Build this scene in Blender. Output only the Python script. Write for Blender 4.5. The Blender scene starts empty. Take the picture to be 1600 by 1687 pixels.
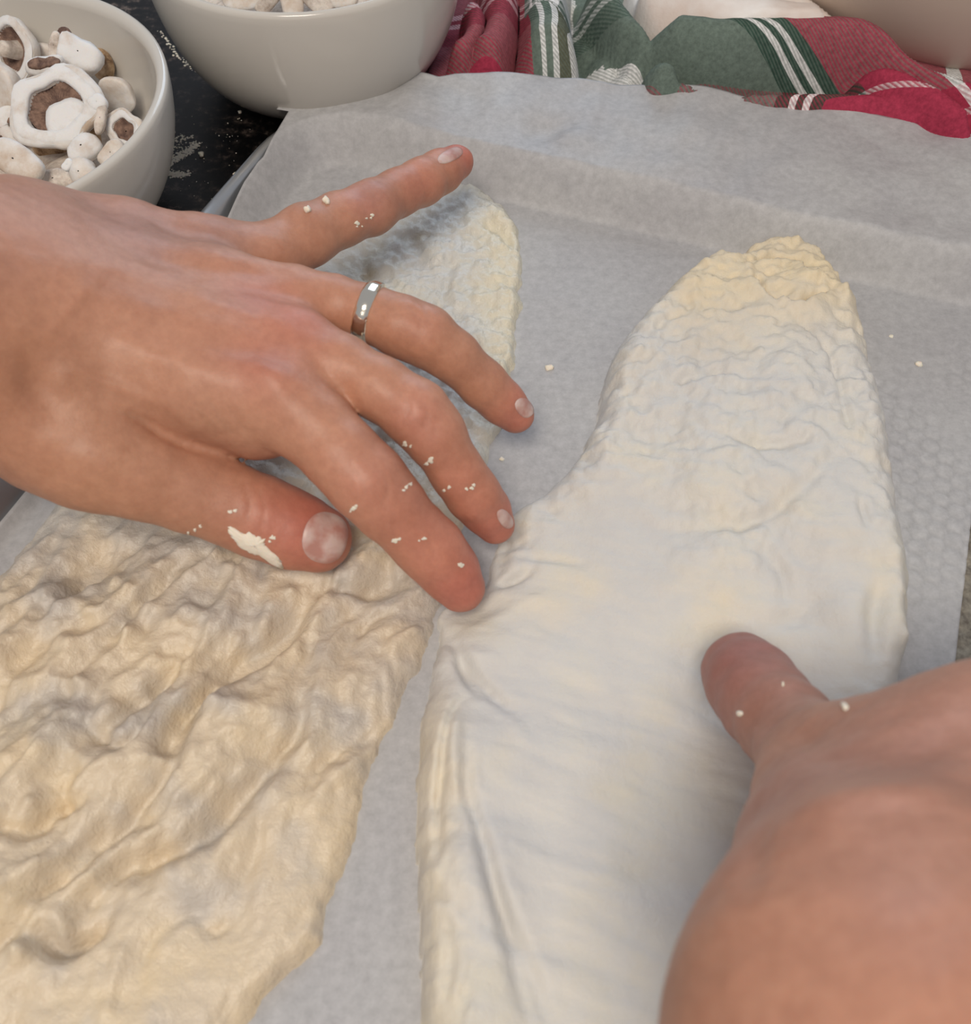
import bpy, math, random
import numpy as np
from mathutils import Vector
from mathutils.bvhtree import BVHTree
random.seed(4)
SC = bpy.context.scene
COL = SC.collection

# ------------------------------------------------------------------ camera
F = 1700.0; CX, CY = 800.0, 843.5
PITCH = math.radians(55); CAMP = np.array([0.0, 0.0, 0.242])
FW = np.array([0, math.cos(PITCH), -math.sin(PITCH)])
UP = np.array([0, math.sin(PITCH), math.cos(PITCH)])
cam = bpy.data.objects.new('camera', bpy.data.cameras.new('camera'))
COL.objects.link(cam); SC.camera = cam
cam.location = CAMP; cam.rotation_euler = (math.pi/2-PITCH, 0, 0)
cam.data.sensor_fit = 'HORIZONTAL'; cam.data.sensor_width = 36.0
cam.data.lens = 36.0*F/1600.0; cam.data.clip_start = 0.005
cam.data.dof.use_dof = True; cam.data.dof.focus_distance = 0.33; cam.data.dof.aperture_fstop = 22

# ------------------------------------------------------------------ light
SC.view_settings.view_transform = 'Standard'; SC.view_settings.look = 'None'
SC.view_settings.gamma = 1.0; SC.view_settings.exposure = -0.14
SC.view_settings.use_curve_mapping = False
W = bpy.data.worlds.new('world'); SC.world = W; W.use_nodes = True
W.node_tree.nodes['Background'].inputs[0].default_value = (0.90, 0.92, 1.0, 1)
W.node_tree.nodes['Background'].inputs[1].default_value = 0.42
def area(name, loc, target, size, power, color, sy=None):
    L = bpy.data.lights.new(name, 'AREA'); L.size = size; L.energy = power; L.color = color
    if sy: L.shape = 'RECTANGLE'; L.size_y = sy
    o = bpy.data.objects.new(name, L); COL.objects.link(o); o.location = loc
    d = Vector(target)-Vector(loc); o.rotation_euler = d.to_track_quat('-Z', 'Y').to_euler()
    return o
area('ceiling_light', (-0.12, -0.46, 1.12), (0.0, 0.2, 0), 0.42, 12.3, (1.0, 0.89, 0.76))
area('window_light', (0.35, 1.9, 0.95), (0, 0.25, 0), 1.1, 13.5, (0.66, 0.82, 1.0), 0.9)

# ------------------------------------------------------------------ helpers
def P(x, y, z):
    d = np.array([(x-CX)/F, 0, 0]) + UP*(-(y-CY)/F) + FW
    return CAMP + d*((z-CAMP[2])/d[2])
def PX(x, y, z):
    x = np.asarray(x, float); y = np.asarray(y, float); z = np.broadcast_to(z, x.shape)
    d = np.stack([(x-CX)/F, np.zeros_like(x), np.zeros_like(x)], -1) + np.multiply.outer(-(y-CY)/F, UP) + FW
    return CAMP + d*((z-CAMP[2])/d[..., 2])[..., None]
def depth(p): return float((np.asarray(p)-CAMP) @ FW)
def proj(V):
    q = V-CAMP; dz = q @ FW
    return np.stack([CX+F*q[:, 0]/dz, CY-F*(q @ UP)/dz], 1)
def ray(x, y):
    d = np.array([(x-CX)/F, 0, 0]) + UP*(-(y-CY)/F) + FW
    return Vector(CAMP), Vector(d).normalized()

def tag(o, label=None, cat=None, group=None, kind=None):
    if label: o['label'] = label
    if cat: o['category'] = cat
    if group: o['group'] = group
    if kind: o['kind'] = kind
    return o
def empty(name, loc=(0, 0, 0)):
    o = bpy.data.objects.new(name, None); COL.objects.link(o); o.location = loc
    o.empty_display_size = 0.01
    return o
def mesh(name, V, Fq, mat, parent=None, col=None, uv=None, smooth=True):
    me = bpy.data.meshes.new(name)
    V = np.asarray(V, np.float32)
    if isinstance(Fq, np.ndarray):
        n = Fq.shape[1]; m = len(Fq)
        me.vertices.add(len(V)); me.vertices.foreach_set('co', V.ravel())
        me.loops.add(m*n); me.loops.foreach_set('vertex_index', Fq.astype(np.int32).ravel())
        me.polygons.add(m); me.polygons.foreach_set('loop_start', np.arange(0, m*n, n, dtype=np.int32))
        me.update(calc_edges=True); me.validate()
    else:
        me.from_pydata([tuple(map(float, v)) for v in V], [], Fq); me.update()
    if smooth: me.polygons.foreach_set('use_smooth', np.ones(len(me.polygons), bool))
    if col is not None:
        a = me.color_attributes.new('Col', 'FLOAT_COLOR', 'POINT')
        c = np.ones((len(V), 4), np.float32); c[:, :3] = col; a.data.foreach_set('color', c.ravel())
    if uv is not None:
        a = me.attributes.new('flat', 'FLOAT_VECTOR', 'POINT')
        c = np.zeros((len(V), 3), np.float32); c[:, :uv.shape[1]] = uv; a.data.foreach_set('vector', c.ravel())
    me.materials.append(mat)
    o = bpy.data.objects.new(name, me); COL.objects.link(o)
    if parent: o.parent = parent; o.matrix_parent_inverse = parent.matrix_basis.inverted()
    return o
def gridfaces(nr, nc, closed=False):
    i = np.arange(nr-1)[:, None]; j = np.arange(nc if closed else nc-1)[None, :]
    j2 = (j+1) % nc
    return np.stack([i*nc+j, i*nc+j2, (i+1)*nc+j2, (i+1)*nc+j], -1).reshape(-1, 4)
# --- noise
def perlin(x, y, seed=0):
    r = np.random.RandomState(seed); A = r.rand(64, 64)*2*np.pi; gx, gy = np.cos(A), np.sin(A)
    xi = np.floor(x).astype(int); yi = np.floor(y).astype(int); xf = x-xi; yf = y-yi
    u = xf**3*(xf*(xf*6-15)+10); v = yf**3*(yf*(yf*6-15)+10)
    def g(a, b): return gx[(xi+a) & 63, (yi+b) & 63]*(xf-a)+gy[(xi+a) & 63, (yi+b) & 63]*(yf-b)
    n0 = g(0, 0)*(1-u)+g(1, 0)*u; n1 = g(0, 1)*(1-u)+g(1, 1)*u
    return (n0*(1-v)+n1*v)*1.5
def fbm(x, y, o=4, seed=0, g=.5):
    s = 0; a = 1; t = 0
    for k in range(o):
        s = s+a*perlin(x*2**k+k*7.3, y*2**k-k*3.1, seed+k); t += a; a *= g
    return s/t
def perlin3(p, seed=0):
    return (perlin(p[:, 0]+p[:, 2]*.7, p[:, 1]-p[:, 2]*.5, seed)+perlin(p[:, 1]+11, p[:, 2]-p[:, 0]*.3+5, seed+1)+perlin(p[:, 2]*.8+p[:, 1]*.4, p[:, 0]+3, seed+2))/1.7
def seg_dist(X, Y, pts, closed=False):
    """distance to polyline, arc fraction of the nearest point, signed side"""
    pts = np.asarray(pts); n = len(pts); best = np.full(X.shape, 1e9); tt = np.zeros(X.shape); sd = np.zeros(X.shape)
    m = n if closed else n-1
    L = np.r_[0, np.cumsum([np.hypot(*(pts[(i+1) % n]-pts[i])) for i in range(m)])]
    for i in range(m):
        a = pts[i]; d = pts[(i+1) % n]-a; l2 = d@d+1e-18
        t = np.clip(((X-a[0])*d[0]+(Y-a[1])*d[1])/l2, 0, 1)
        ex = X-a[0]-t*d[0]; ey = Y-a[1]-t*d[1]; q = np.hypot(ex, ey)
        k = q < best; best = np.where(k, q, best)
        tt = np.where(k, (L[i]+t*math.sqrt(l2))/L[-1], tt)
        sd = np.where(k, np.sign(d[0]*ey-d[1]*ex), sd)
    return best, tt, sd
def inside(X, Y, pts):
    r = np.zeros(X.shape, bool); n = len(pts)
    for i in range(n):
        x1, y1 = pts[i]; x2, y2 = pts[(i+1) % n]
        if y1 == y2: continue
        c = ((y1 > Y) != (y2 > Y)) & (X < (x2-x1)*(Y-y1)/(y2-y1)+x1)
        r ^= c
    return r
def smooth_poly(pts, it=2):
    pts = np.asarray(pts, float)
    for _ in range(it):
        q = np.roll(pts, -1, 0); pts = np.stack([.75*pts+.25*q, .25*pts+.75*q], 1).reshape(-1, 2)
    return pts
def catmull(pts, n=8):
    pts = np.asarray(pts, float); out = []
    p = np.vstack([2*pts[0]-pts[1], pts, 2*pts[-1]-pts[-2]])
    for i in range(len(pts)-1):
        a, b, c, d = p[i:i+4]
        for t in np.linspace(0, 1, n, endpoint=False):
            out.append(.5*((2*b)+(-a+c)*t+(2*a-5*b+4*c-d)*t*t+(-a+3*b-3*c+d)*t**3))
    out.append(pts[-1]); return np.array(out)
def sst(x): x = np.clip(x, 0, 1); return x*x*(3-2*x)

# ------------------------------------------------------------------ materials
def mat(name, color=(.8, .8, .8), rough=.5, metal=0, sss=0, sss_r=(1, .4, .2), sss_s=.004, attr=False, spec=.5, coat=0):
    m = bpy.data.materials.new(name); m.use_nodes = True; nt = m.node_tree; b = nt.nodes['Principled BSDF']
    b.inputs['Base Color'].default_value = (*color, 1); b.inputs['Roughness'].default_value = rough
    b.inputs['Metallic'].default_value = metal; b.inputs['Specular IOR Level'].default_value = spec
    if sss:
        b.inputs['Subsurface Weight'].default_value = sss; b.inputs['Subsurface Radius'].default_value = sss_r
        b.inputs['Subsurface Scale'].default_value = sss_s
    if coat: b.inputs['Coat Weight'].default_value = coat; b.inputs['Coat Roughness'].default_value = .1
    m['b'] = 1
    return m
def nd(m, t, **k):
    n = m.node_tree.nodes.new(t)
    for a, v in k.items():
        if a in n.inputs: n.inputs[a].default_value = v
        else: setattr(n, a, v)
    return n
def lk(m, a, b): m.node_tree.links.new(a, b)
def bsdf(m): return m.node_tree.nodes['Principled BSDF']
def noise(m, scale, detail=4, rough=.55, vec=None):
    n = nd(m, 'ShaderNodeTexNoise'); n.inputs['Scale'].default_value = scale; n.inputs['Detail'].default_value = detail
    n.inputs['Roughness'].default_value = rough
    if vec is None: vec = nd(m, 'ShaderNodeTexCoord').outputs['Object']
    lk(m, vec, n.inputs['Vector']); return n
def ramp(m, fac, stops, interp='LINEAR'):
    r = nd(m, 'ShaderNodeValToRGB'); cr = r.color_ramp; cr.interpolation = interp
    while len(cr.elements) < len(stops): cr.elements.new(.5)
    for e, (p, c) in zip(cr.elements, stops): e.position = p; e.color = (*c, 1)
    lk(m, fac, r.inputs[0]); return r
def mixc(m, a, b, fac, mode='MIX'):
    n = nd(m, 'ShaderNodeMix'); n.data_type = 'RGBA'; n.blend_type = mode
    for s, v in ((6, a), (7, b), (0, fac)):
        if isinstance(v, (int, float)): n.inputs[s].default_value = v
        elif isinstance(v, tuple): n.inputs[s].default_value = (*v, 1)
        else: lk(m, v, n.inputs[s])
    return n.outputs[2]
def bump(m, h, strength, dist=.001, prev=None):
    b = nd(m, 'ShaderNodeBump'); b.inputs['Strength'].default_value = strength; b.inputs['Distance'].default_value = dist
    lk(m, h, b.inputs['Height'])
    if prev: lk(m, prev, b.inputs['Normal'])
    lk(m, b.outputs[0], bsdf(m).inputs['Normal']); return b.outputs[0]
def vcol(m):
    a = nd(m, 'ShaderNodeAttribute'); a.attribute_name = 'Col'; return a.outputs['Color']

# skin
def skin_mat(name, gain=1.0):
    m = mat(name, rough=.47, sss=.35, sss_r=(1, .35, .2), sss_s=.003, spec=.4)
    c = vcol(m); n = noise(m, 55, 5, .6)
    r = ramp(m, n.outputs[0], [(.3, (.90*gain, .86*gain, .84*gain)), (.7, (1.06*gain, 1.06*gain, 1.04*gain))])
    c2 = mixc(m, c, r.outputs[0], 1.0, 'MULTIPLY')
    n3 = noise(m, 420, 3, .7); r3 = ramp(m, n3.outputs[0], [(.35, (.93, .9, .89)), (.65, (1.05, 1.05, 1.05))])
    c3 = mixc(m, c2, r3.outputs[0], 1.0, 'MULTIPLY')
    lk(m, c3, bsdf(m).inputs['Base Color'])
    v = nd(m, 'ShaderNodeTexVoronoi'); v.inputs['Scale'].default_value = 1100; v.feature = 'DISTANCE_TO_EDGE'
    lk(m, nd(m, 'ShaderNodeTexCoord').outputs['Object'], v.inputs['Vector'])
    b1 = bump(m, v.outputs[0], .10, .0003)
    n2 = noise(m, 260, 4, .65); bump(m, n2.outputs[0], .16, .0008, b1)
    return m
SKIN = skin_mat('skin')
NAIL = mat('fingernail', (.5, .28, .24), .42, sss=.3, sss_s=.002, spec=.5)
_n = noise(NAIL, 160, 3); _r = ramp(NAIL, _n.outputs[0], [(.42, (.47, .24, .20)), (.64, (.60, .45, .41))]); lk(NAIL, _r.outputs[0], bsdf(NAIL).inputs['Base Color'])
FLOURM = mat('dry_dough', (.82, .74, .62), .85, sss=.2, sss_s=.002)
_n = noise(FLOURM, 500, 5, .7); bump(FLOURM, _n.outputs[0], .5, .0006)

def dough_mat(name, warm, rough, bumpy, sheen):
    m = mat(name, rough=rough, sss=.12, sss_r=(1, .75, .5), sss_s=.0025, spec=sheen)
    c = vcol(m); n = noise(m, 38, 6, .6)
    r = ramp(m, n.outputs[0], [(.32, (.93, .93, .95)), (.52, (1, 1, 1)), (.7, (1.05, 1.02, .93))])
    c2 = mixc(m, c, r.outputs[0], 1.0, 'MULTIPLY'); lk(m, c2, bsdf(m).inputs['Base Color'])
    n1 = noise(m, 170, 6, .62); b1 = bump(m, n1.outputs[0], bumpy, .0022)
    n2 = noise(m, 700, 4, .7); bump(m, n2.outputs[0], bumpy*.7, .0006, b1)
    return m
DOUGH_WET = dough_mat('wet_dough', 1, .34, .55, .5)
DOUGH_DRY = dough_mat('floured_dough', 0, .55, .30, .35)

PAPER = mat('parchment', rough=.55, spec=.3)
_c = vcol(PAPER); _n = noise(PAPER, 330, 5, .75); _r = ramp(PAPER, _n.outputs[0], [(.3, (.84, .84, .84)), (.7, (1.12, 1.12, 1.12))])
_m = noise(PAPER, 28, 3, .5); _r2 = ramp(PAPER, _m.outputs[0], [(.35, (.96, .955, .96)), (.65, (1.03, 1.03, 1.02))])
lk(PAPER, mixc(PAPER, mixc(PAPER, _c, _r.outputs[0], 1., 'MULTIPLY'), _r2.outputs[0], 1., 'MULTIPLY'), bsdf(PAPER).inputs['Base Color'])
bump(PAPER, _n.outputs[0], .12, .0008)

STEEL = mat('pan_metal', (.52, .54, .56), .30, metal=.9)
_n = noise(STEEL, 60, 5); _r = ramp(STEEL, _n.outputs[0], [(.3, (.27,)*3), (.7, (.4,)*3)]); lk(STEEL, _r.outputs[0], bsdf(STEEL).inputs['Roughness'])
PANFLOOR = mat('embossed_pan_floor', (.2, .18, .15), .5, metal=.2)
_n = noise(PANFLOOR, 300, 5, .7); _r = ramp(PANFLOOR, _n.outputs[0], [(.35, (.13, .11, .085)), (.62, (.33, .30, .24))]); lk(PANFLOOR, _r.outputs[0], bsdf(PANFLOOR).inputs['Base Color'])

GRAN = mat('dark_granite', (.01, .01, .012),   .33, spec=.25)
_n = noise(GRAN, 170, 8, .75); _r = ramp(GRAN, _n.outputs[0], [(.48, (.002, .002, .0022)), (.56, (.02, .016, .013)), (.64, (.13, .10, .08))])
_n2 = noise(GRAN, 14, 4, .6); _r2 = ramp(GRAN, _n2.outputs[0], [(.4, (.35, .35, .38)), (.65, (1.3, 1.3, 1.4))])
lk(GRAN, mixc(GRAN, _r.outputs[0], _r2.outputs[0], 1., 'MULTIPLY'), bsdf(GRAN).inputs['Base Color'])

CERAM = mat('white_glazed_ceramic', (.58, .555, .51), .16, spec=.5)
_n = noise(CERAM, 25, 3); bump(CERAM, _n.outputs[0], .03, .002)
BEIGE = mat('beige_plastic', (.60, .50, .42), .5)
_n = noise(BEIGE, 9, 2); bump(BEIGE, _n.outputs[0], .03, .003)
WHITECLOTH = mat('white_cloth', (.80, .76, .72), .9)
_n = noise(WHITECLOTH, 30, 4, .6); _r = ramp(WHITECLOTH, _n.outputs[0], [(.35, (.68, .58, .52)), (.6, (.84, .82, .80))]); lk(WHITECLOTH, _r.outputs[0], bsdf(WHITECLOTH).inputs['Base Color'])
_n = noise(WHITECLOTH, 800, 3, .7); bump(WHITECLOTH, _n.outputs[0], .3, .0006)
RINGM = mat('ring_metal', (.86, .80, .68), .13, metal=1.0)
_n = noise(RINGM, 500, 3); bump(RINGM, _n.outputs[0], .15, .0003)

CAPM = mat('mushroom_skin', (.80, .76, .70), .55, sss=.25, sss_r=(1, .7, .5), sss_s=.003)
_n = noise(CAPM, 70, 6, .65); _r = ramp(CAPM, _n.outputs[0], [(.33, (.52, .40, .30)), (.48, (.68, .62, .56)), (.65, (.78, .77, .76))]); lk(CAPM, _r.outputs[0], bsdf(CAPM).inputs['Base Color'])
_n = noise(CAPM, 350, 5, .7); bump(CAPM, _n.outputs[0], .3, .001)
FLESH = mat('mushroom_flesh', (.76, .76, .76), .7, sss=.25, sss_r=(1, .7, .5), sss_s=.003)
_n = noise(FLESH, 90, 5, .6); _r = ramp(FLESH, _n.outputs[0], [(.3, (.60, .52, .45)), (.5, (.76, .755, .75))]); lk(FLESH, _r.outputs[0], bsdf(FLESH).inputs['Base Color'])
_n = noise(FLESH, 260, 5, .7); bump(FLESH, _n.outputs[0], .35, .001)
TAN = mat('mushroom_tan_skin', (.42, .27, .15), .6, sss=.1, sss_s=.002)
_n = noise(TAN, 220, 5, .7); _r = ramp(TAN, _n.outputs[0], [(.38, (.16, .09, .045)), (.5, (.42, .28, .16)), (.68, (.60, .45, .30))]); lk(TAN, _r.outputs[0], bsdf(TAN).inputs['Base Color'])
GILL = mat('mushroom_gills', (.20, .12, .09), .8)
_n = noise(GILL, 300, 4, .7); _r = ramp(GILL, _n.outputs[0], [(.35, (.09, .05, .04)), (.65, (.30, .19, .14))]); lk(GILL, _r.outputs[0], bsdf(GILL).inputs['Base Color'])
STEMM = mat('mushroom_stem', (.55, .47, .40), .75, sss=.1, sss_s=.002)
_n = noise(STEMM, 150, 5, .7); _r = ramp(STEMM, _n.outputs[0], [(.35, (.34, .27, .22)), (.6, (.70, .63, .56))]); lk(STEMM, _r.outputs[0], bsdf(STEMM).inputs['Base Color']); bump(STEMM, _n.outputs[0], .4, .001)

# plaid: two crossing sets of stripes woven in twill
PLAID = mat('plaid_cotton', rough=.92, spec=.15)
_a = nd(PLAID, 'ShaderNodeAttribute'); _a.attribute_name = 'flat'
_s = nd(PLAID, 'ShaderNodeSeparateXYZ'); lk(PLAID, _a.outputs['Vector'], _s.inputs[0])
GR = (.13, .17, .145); DG = (.022, .055, .04); RD = (.33, .035, .07); WH = (.72, .72, .72); OL = (.10, .10, .065)
def fract(sock, mul, add):
    a = nd(PLAID, 'ShaderNodeMath', operation='MULTIPLY_ADD'); lk(PLAID, sock, a.inputs[0]); a.inputs[1].default_value = mul; a.inputs[2].default_value = add
    b = nd(PLAID, 'ShaderNodeMath', operation='FRACT'); lk(PLAID, a.outputs[0], b.inputs[0]); return b.outputs[0]
_w1 = ramp(PLAID, fract(_s.outputs[0], 3.3, .0), [(0, RD), (.165, GR), (.19, WH), (.203, GR), (.216, WH), (.228, OL), (.245, WH), (.29, GR), (.45, DG), (.475, WH), (.486, DG), (.498, WH), (.508, DG), (.53, RD), (.70, WH), (.715, RD), (.80, GR)], 'CONSTANT')
_w2 = ramp(PLAID, fract(_s.outputs[1], 9.5, .35), [(0, GR), (.17, DG), (.28, WH), (.31, DG), (.335, WH), (.365, GR), (.55, RD), (.74, WH), (.77, RD), (.88, GR)], 'CONSTANT')
_tw = fract(_s.outputs[2], 720, 0)
_gt = nd(PLAID, 'ShaderNodeMapRange'); lk(PLAID, _tw, _gt.inputs[0]); _gt.inputs[1].default_value = .35; _gt.inputs[2].default_value = .65; _gt.inputs[3].default_value = .12; _gt.inputs[4].default_value = .52
_pc = mixc(PLAID, _w1.outputs[0], _w2.outputs[0], _gt.outputs[0])
_pn = noise(PLAID, 600, 3, .7); _pr = ramp(PLAID, _pn.outputs[0], [(.3, (.8, .8, .8)), (.7, (1.3, 1.3, 1.3))])
lk(PLAID, mixc(PLAID, _pc, _pr.outputs[0], 1., 'MULTIPLY'), bsdf(PLAID).inputs['Base Color'])
bump(PLAID, _tw, .3, .0004)

# ------------------------------------------------------------------ the setting: counter
def box_slab(name, x0, x1, y0, y1, z0, z1, m):
    V = [(x, y, z) for z in (z0, z1) for y in (y0, y1) for x in (x0, x1)]
    Fq = [(0, 2, 3, 1), (4, 5, 7, 6), (0, 1, 5, 4), (2, 6, 7, 3), (0, 4, 6, 2), (1, 3, 7, 5)]
    o = mesh(name, V, Fq, m, smooth=False)
    b = o.modifiers.new('edge', 'BEVEL'); b.width = .004; b.segments = 3
    return o
tag(box_slab('countertop', -1.3, 1.3, -.25, 1.1, -.03, 0, GRAN), 'black speckled granite countertop under the tray and bowls', kind='structure')

# ------------------------------------------------------------------ baking tray
PSI = math.radians(19.4); U = np.array([math.sin(PSI), math.cos(PSI)]); Vv = np.array([math.cos(PSI), -math.sin(PSI)])
def xy(u, v): return np.multiply.outer(u, U)+np.multiply.outer(v, Vv)
UF = .2895; FZ = .0015; RZ = .0145
def vL(u): return -.1771+(u-.125)*.058      # foot of the left wall
VR, UN = .235, -.05
def hexrelief(u, v, cell=.0054):
    """1 on the raised cells, 0 in the grooves of a honeycomb"""
    x = np.asarray(u)/cell; y = np.asarray(v)/cell; q3 = math.sqrt(3)
    ax_, ay = np.mod(x, 1)-.5, np.mod(y, q3)-q3/2; bx, by = np.mod(x-.5, 1)-.5, np.mod(y-q3/2, q3)-q3/2
    k = ax_**2+ay**2 < bx**2+by**2; gx = np.abs(np.where(k, ax_, bx)); gy = np.abs(np.where(k, ay, by))
    return sst((.5-np.maximum(gx, gx*.5+gy*q3/2))/.17)
tray = tag(empty('baking_tray', (*xy(.1, 0), 0)), 'silver rimmed baking tray with an embossed floor, lined with parchment', 'baking tray')
nu, nv = 330, 300
uu, vv = np.meshgrid(np.linspace(UN, UF, nu), np.linspace(0, 1, nv), indexing='ij')
vl = vL(uu)-.0005; vreal = vl+(VR-vl)*vv
# finer on the right where the pan shows
zf = FZ-.0006+.0006*hexrelief(uu, vreal)
Vt = np.concatenate([xy(uu.ravel(), vreal.ravel()), zf.reshape(-1, 1)], 1)
mesh('tray_floor', Vt, gridfaces(nu, nv)[:, ::-1], PANFLOOR, tray)
corners = [(UN, vL(UN)), (UF, vL(UF)), (UF, VR), (UN, VR)]
path = []; rc = .018
for i in range(4):
    a = np.array(corners[i-1]); b = np.array(corners[i]); c = np.array(corners[(i+1) % 4])
    d1 = (a-b)/np.linalg.norm(a-b); d2 = (c-b)/np.linalg.norm(c-b)
    for t in np.linspace(0, 1, 9):
        path.append((1-t)**2*(b+d1*rc)+2*t*(1-t)*b+t*t*(b+d2*rc))
path = np.array(path)
prof = [(0, .0011), (.002, .0022), (.0085, .0125), (.0093, .0140), (.0104, .0152), (.0120, .0158), (.0136, .0152), (.0146, .0138), (.0144, .0122), (.0132, .0115), (.0120, .0118), (.0108, .0105), (.004, .0012), (.001, .0004), (-.004, .0002)]
n = len(path); nrm = []
for i in range(n):
    t = path[(i+1) % n]-path[i-1]; t /= np.linalg.norm(t); nn = np.array([t[1], -t[0]])
    if nn @ (path[i]-path.mean(0)) < 0: nn = -nn
    nrm.append(nn)
nrm = np.array(nrm); rows = []
for off, z in prof:
    q = path+nrm*off; rows.append(np.c_[xy(q[:, 0], q[:, 1]), np.full(n, z)])
mesh('tray_rim', np.concatenate(rows), gridfaces(len(prof), n, True), STEEL, tray)

# ------------------------------------------------------------------ parchment
def smax(a, b, k): h = np.maximum(k-np.abs(a-b), 0)/k; return np.maximum(a, b)+h*h*k/4
def paper_z(x, y):
    u = x*U[0]+y*U[1]; v = x*Vv[0]+y*Vv[1]
    zfl = np.full(np.shape(u), .0024)
    uq, vq = np.atleast_1d(np.asarray(u, float)), np.atleast_1d(np.asarray(v, float))
    dd_, _, _ = seg_dist(uq, vq, path, True); off = np.where(inside(uq, vq, path), -dd_, dd_).reshape(np.shape(u))
    tf = (off+.002)/.0112
    z = smax(zfl, .0024+(.4*sst(tf)+.6*np.clip(tf, 0, 1))*.0154+np.clip(off-.010, 0, .03)*.01, .002)
    z = z+sst((u-UF+.01)/.03)*(.0019*perlin(v*38, u*25, 5)+.0010*perlin(v*90, u*60, 8))
    # dimple and crease on the flap
    for (px, py, r, a) in ((905, 215, .008, -.0035), (935, 228, .006, .002), (675, 165, .007, .0015), (640, 205, .012, .0014), (830, 190, .01, .001)):
        c = P(px, py, .017); z = z+a*np.exp(-((x-c[0])**2+(y-c[1])**2)/r**2)
    z = z+.00025*perlin(v*60, u*60, 3)
    return z
def unz(x, y):
    z = .01
    for _ in range(6):
        p = P(x, y, z); z = .5*z+.5*float(paper_z(p[0], p[1]))
    return P(x, y, z)[:2]
left_e = [(-330, 1290), (0, 860), (65, 782), (150, 665), (240, 545), (330, 420), (375, 358), (402, 300), (424, 268), (434, 258), (445, 235), (476, 184), (456, 181), (470, 158)]
far_e = [(470, 158), (520, 146), (600, 132), (655, 121), (680, 118), (700, 121), (722, 127), (750, 122), (790, 121), (880, 124), (960, 130), (1070, 141), (1200, 152), (1370, 175), (1480, 196), (1600, 223), (1700, 250)]
L = np.array([unz(*p) for p in left_e]); Fr = np.array([unz(*p) for p in far_e])
Rr = np.array([xy(a, b) for a, b in ((-.035, .0728), (.1, .0732), (.207, .0742), (.245, .0765), (.30, .083))]); Rr = np.vstack([Rr, Fr[-1]])
Nr = np.array([L[0], Rr[0]])
def resample(p, n, sub=1):
    s = np.r_[0, np.cumsum(np.hypot(*np.diff(p, axis=0).T))]; t = np.linspace(0, s[-1], n)
    return np.c_[np.interp(t, s, p[:, 0]), np.interp(t, s, p[:, 1])]
ns, nt_ = 420, 360
Lr, Rs, Nn, Ff = resample(L, ns), resample(Rr, ns), resample(Nr, nt_), resample(Fr, nt_)
s = np.linspace(0, 1, ns)[:, None, None]; t = np.linspace(0, 1, nt_)[None, :, None]
G = (1-t)*Lr[:, None]+t*Rs[:, None]+(1-s)*Nn[None]+s*Ff[None]-((1-s)*(1-t)*L[0]+(1-s)*t*Rr[0]+s*(1-t)*L[-1]+s*t*Fr[-1])
X, Y = G[..., 0].ravel(), G[..., 1].ravel()
Zp = paper_z(X, Y)
pu = X*U[0]+Y*U[1]; pv = X*Vv[0]+Y*Vv[1]
hm = sst((pv-.02)/.02)*sst((pu-.15)/.03)*sst((.275-pu)/.02)*sst(.7+1.2*perlin(pu*28, pv*28, 2))
Zp = Zp+hm*.00036*(hexrelief(pu, pv)-.5)
tone = .43*(1+.13*hm*(hexrelief(pu, pv)-.7)-.03*sst((pu-.1)/.08))
colp = np.stack([tone*1.0, tone*1.0, tone*1.02], 1)
P_BL = .40
topf = sst((pu-UF)/.012)
colp *= (1+.04*topf)[:, None]
o = mesh('parchment_paper', np.c_[X, Y, Zp], gridfaces(ns, nt_)[:, ::-1], PAPER, col=colp)
m_ = o.modifiers.new('thick', 'SOLIDIFY'); m_.thickness = .0002; m_.offset = -1
tag(o, 'grey baking parchment lining the tray, its far edge folded over the rim', 'baking paper')

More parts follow.
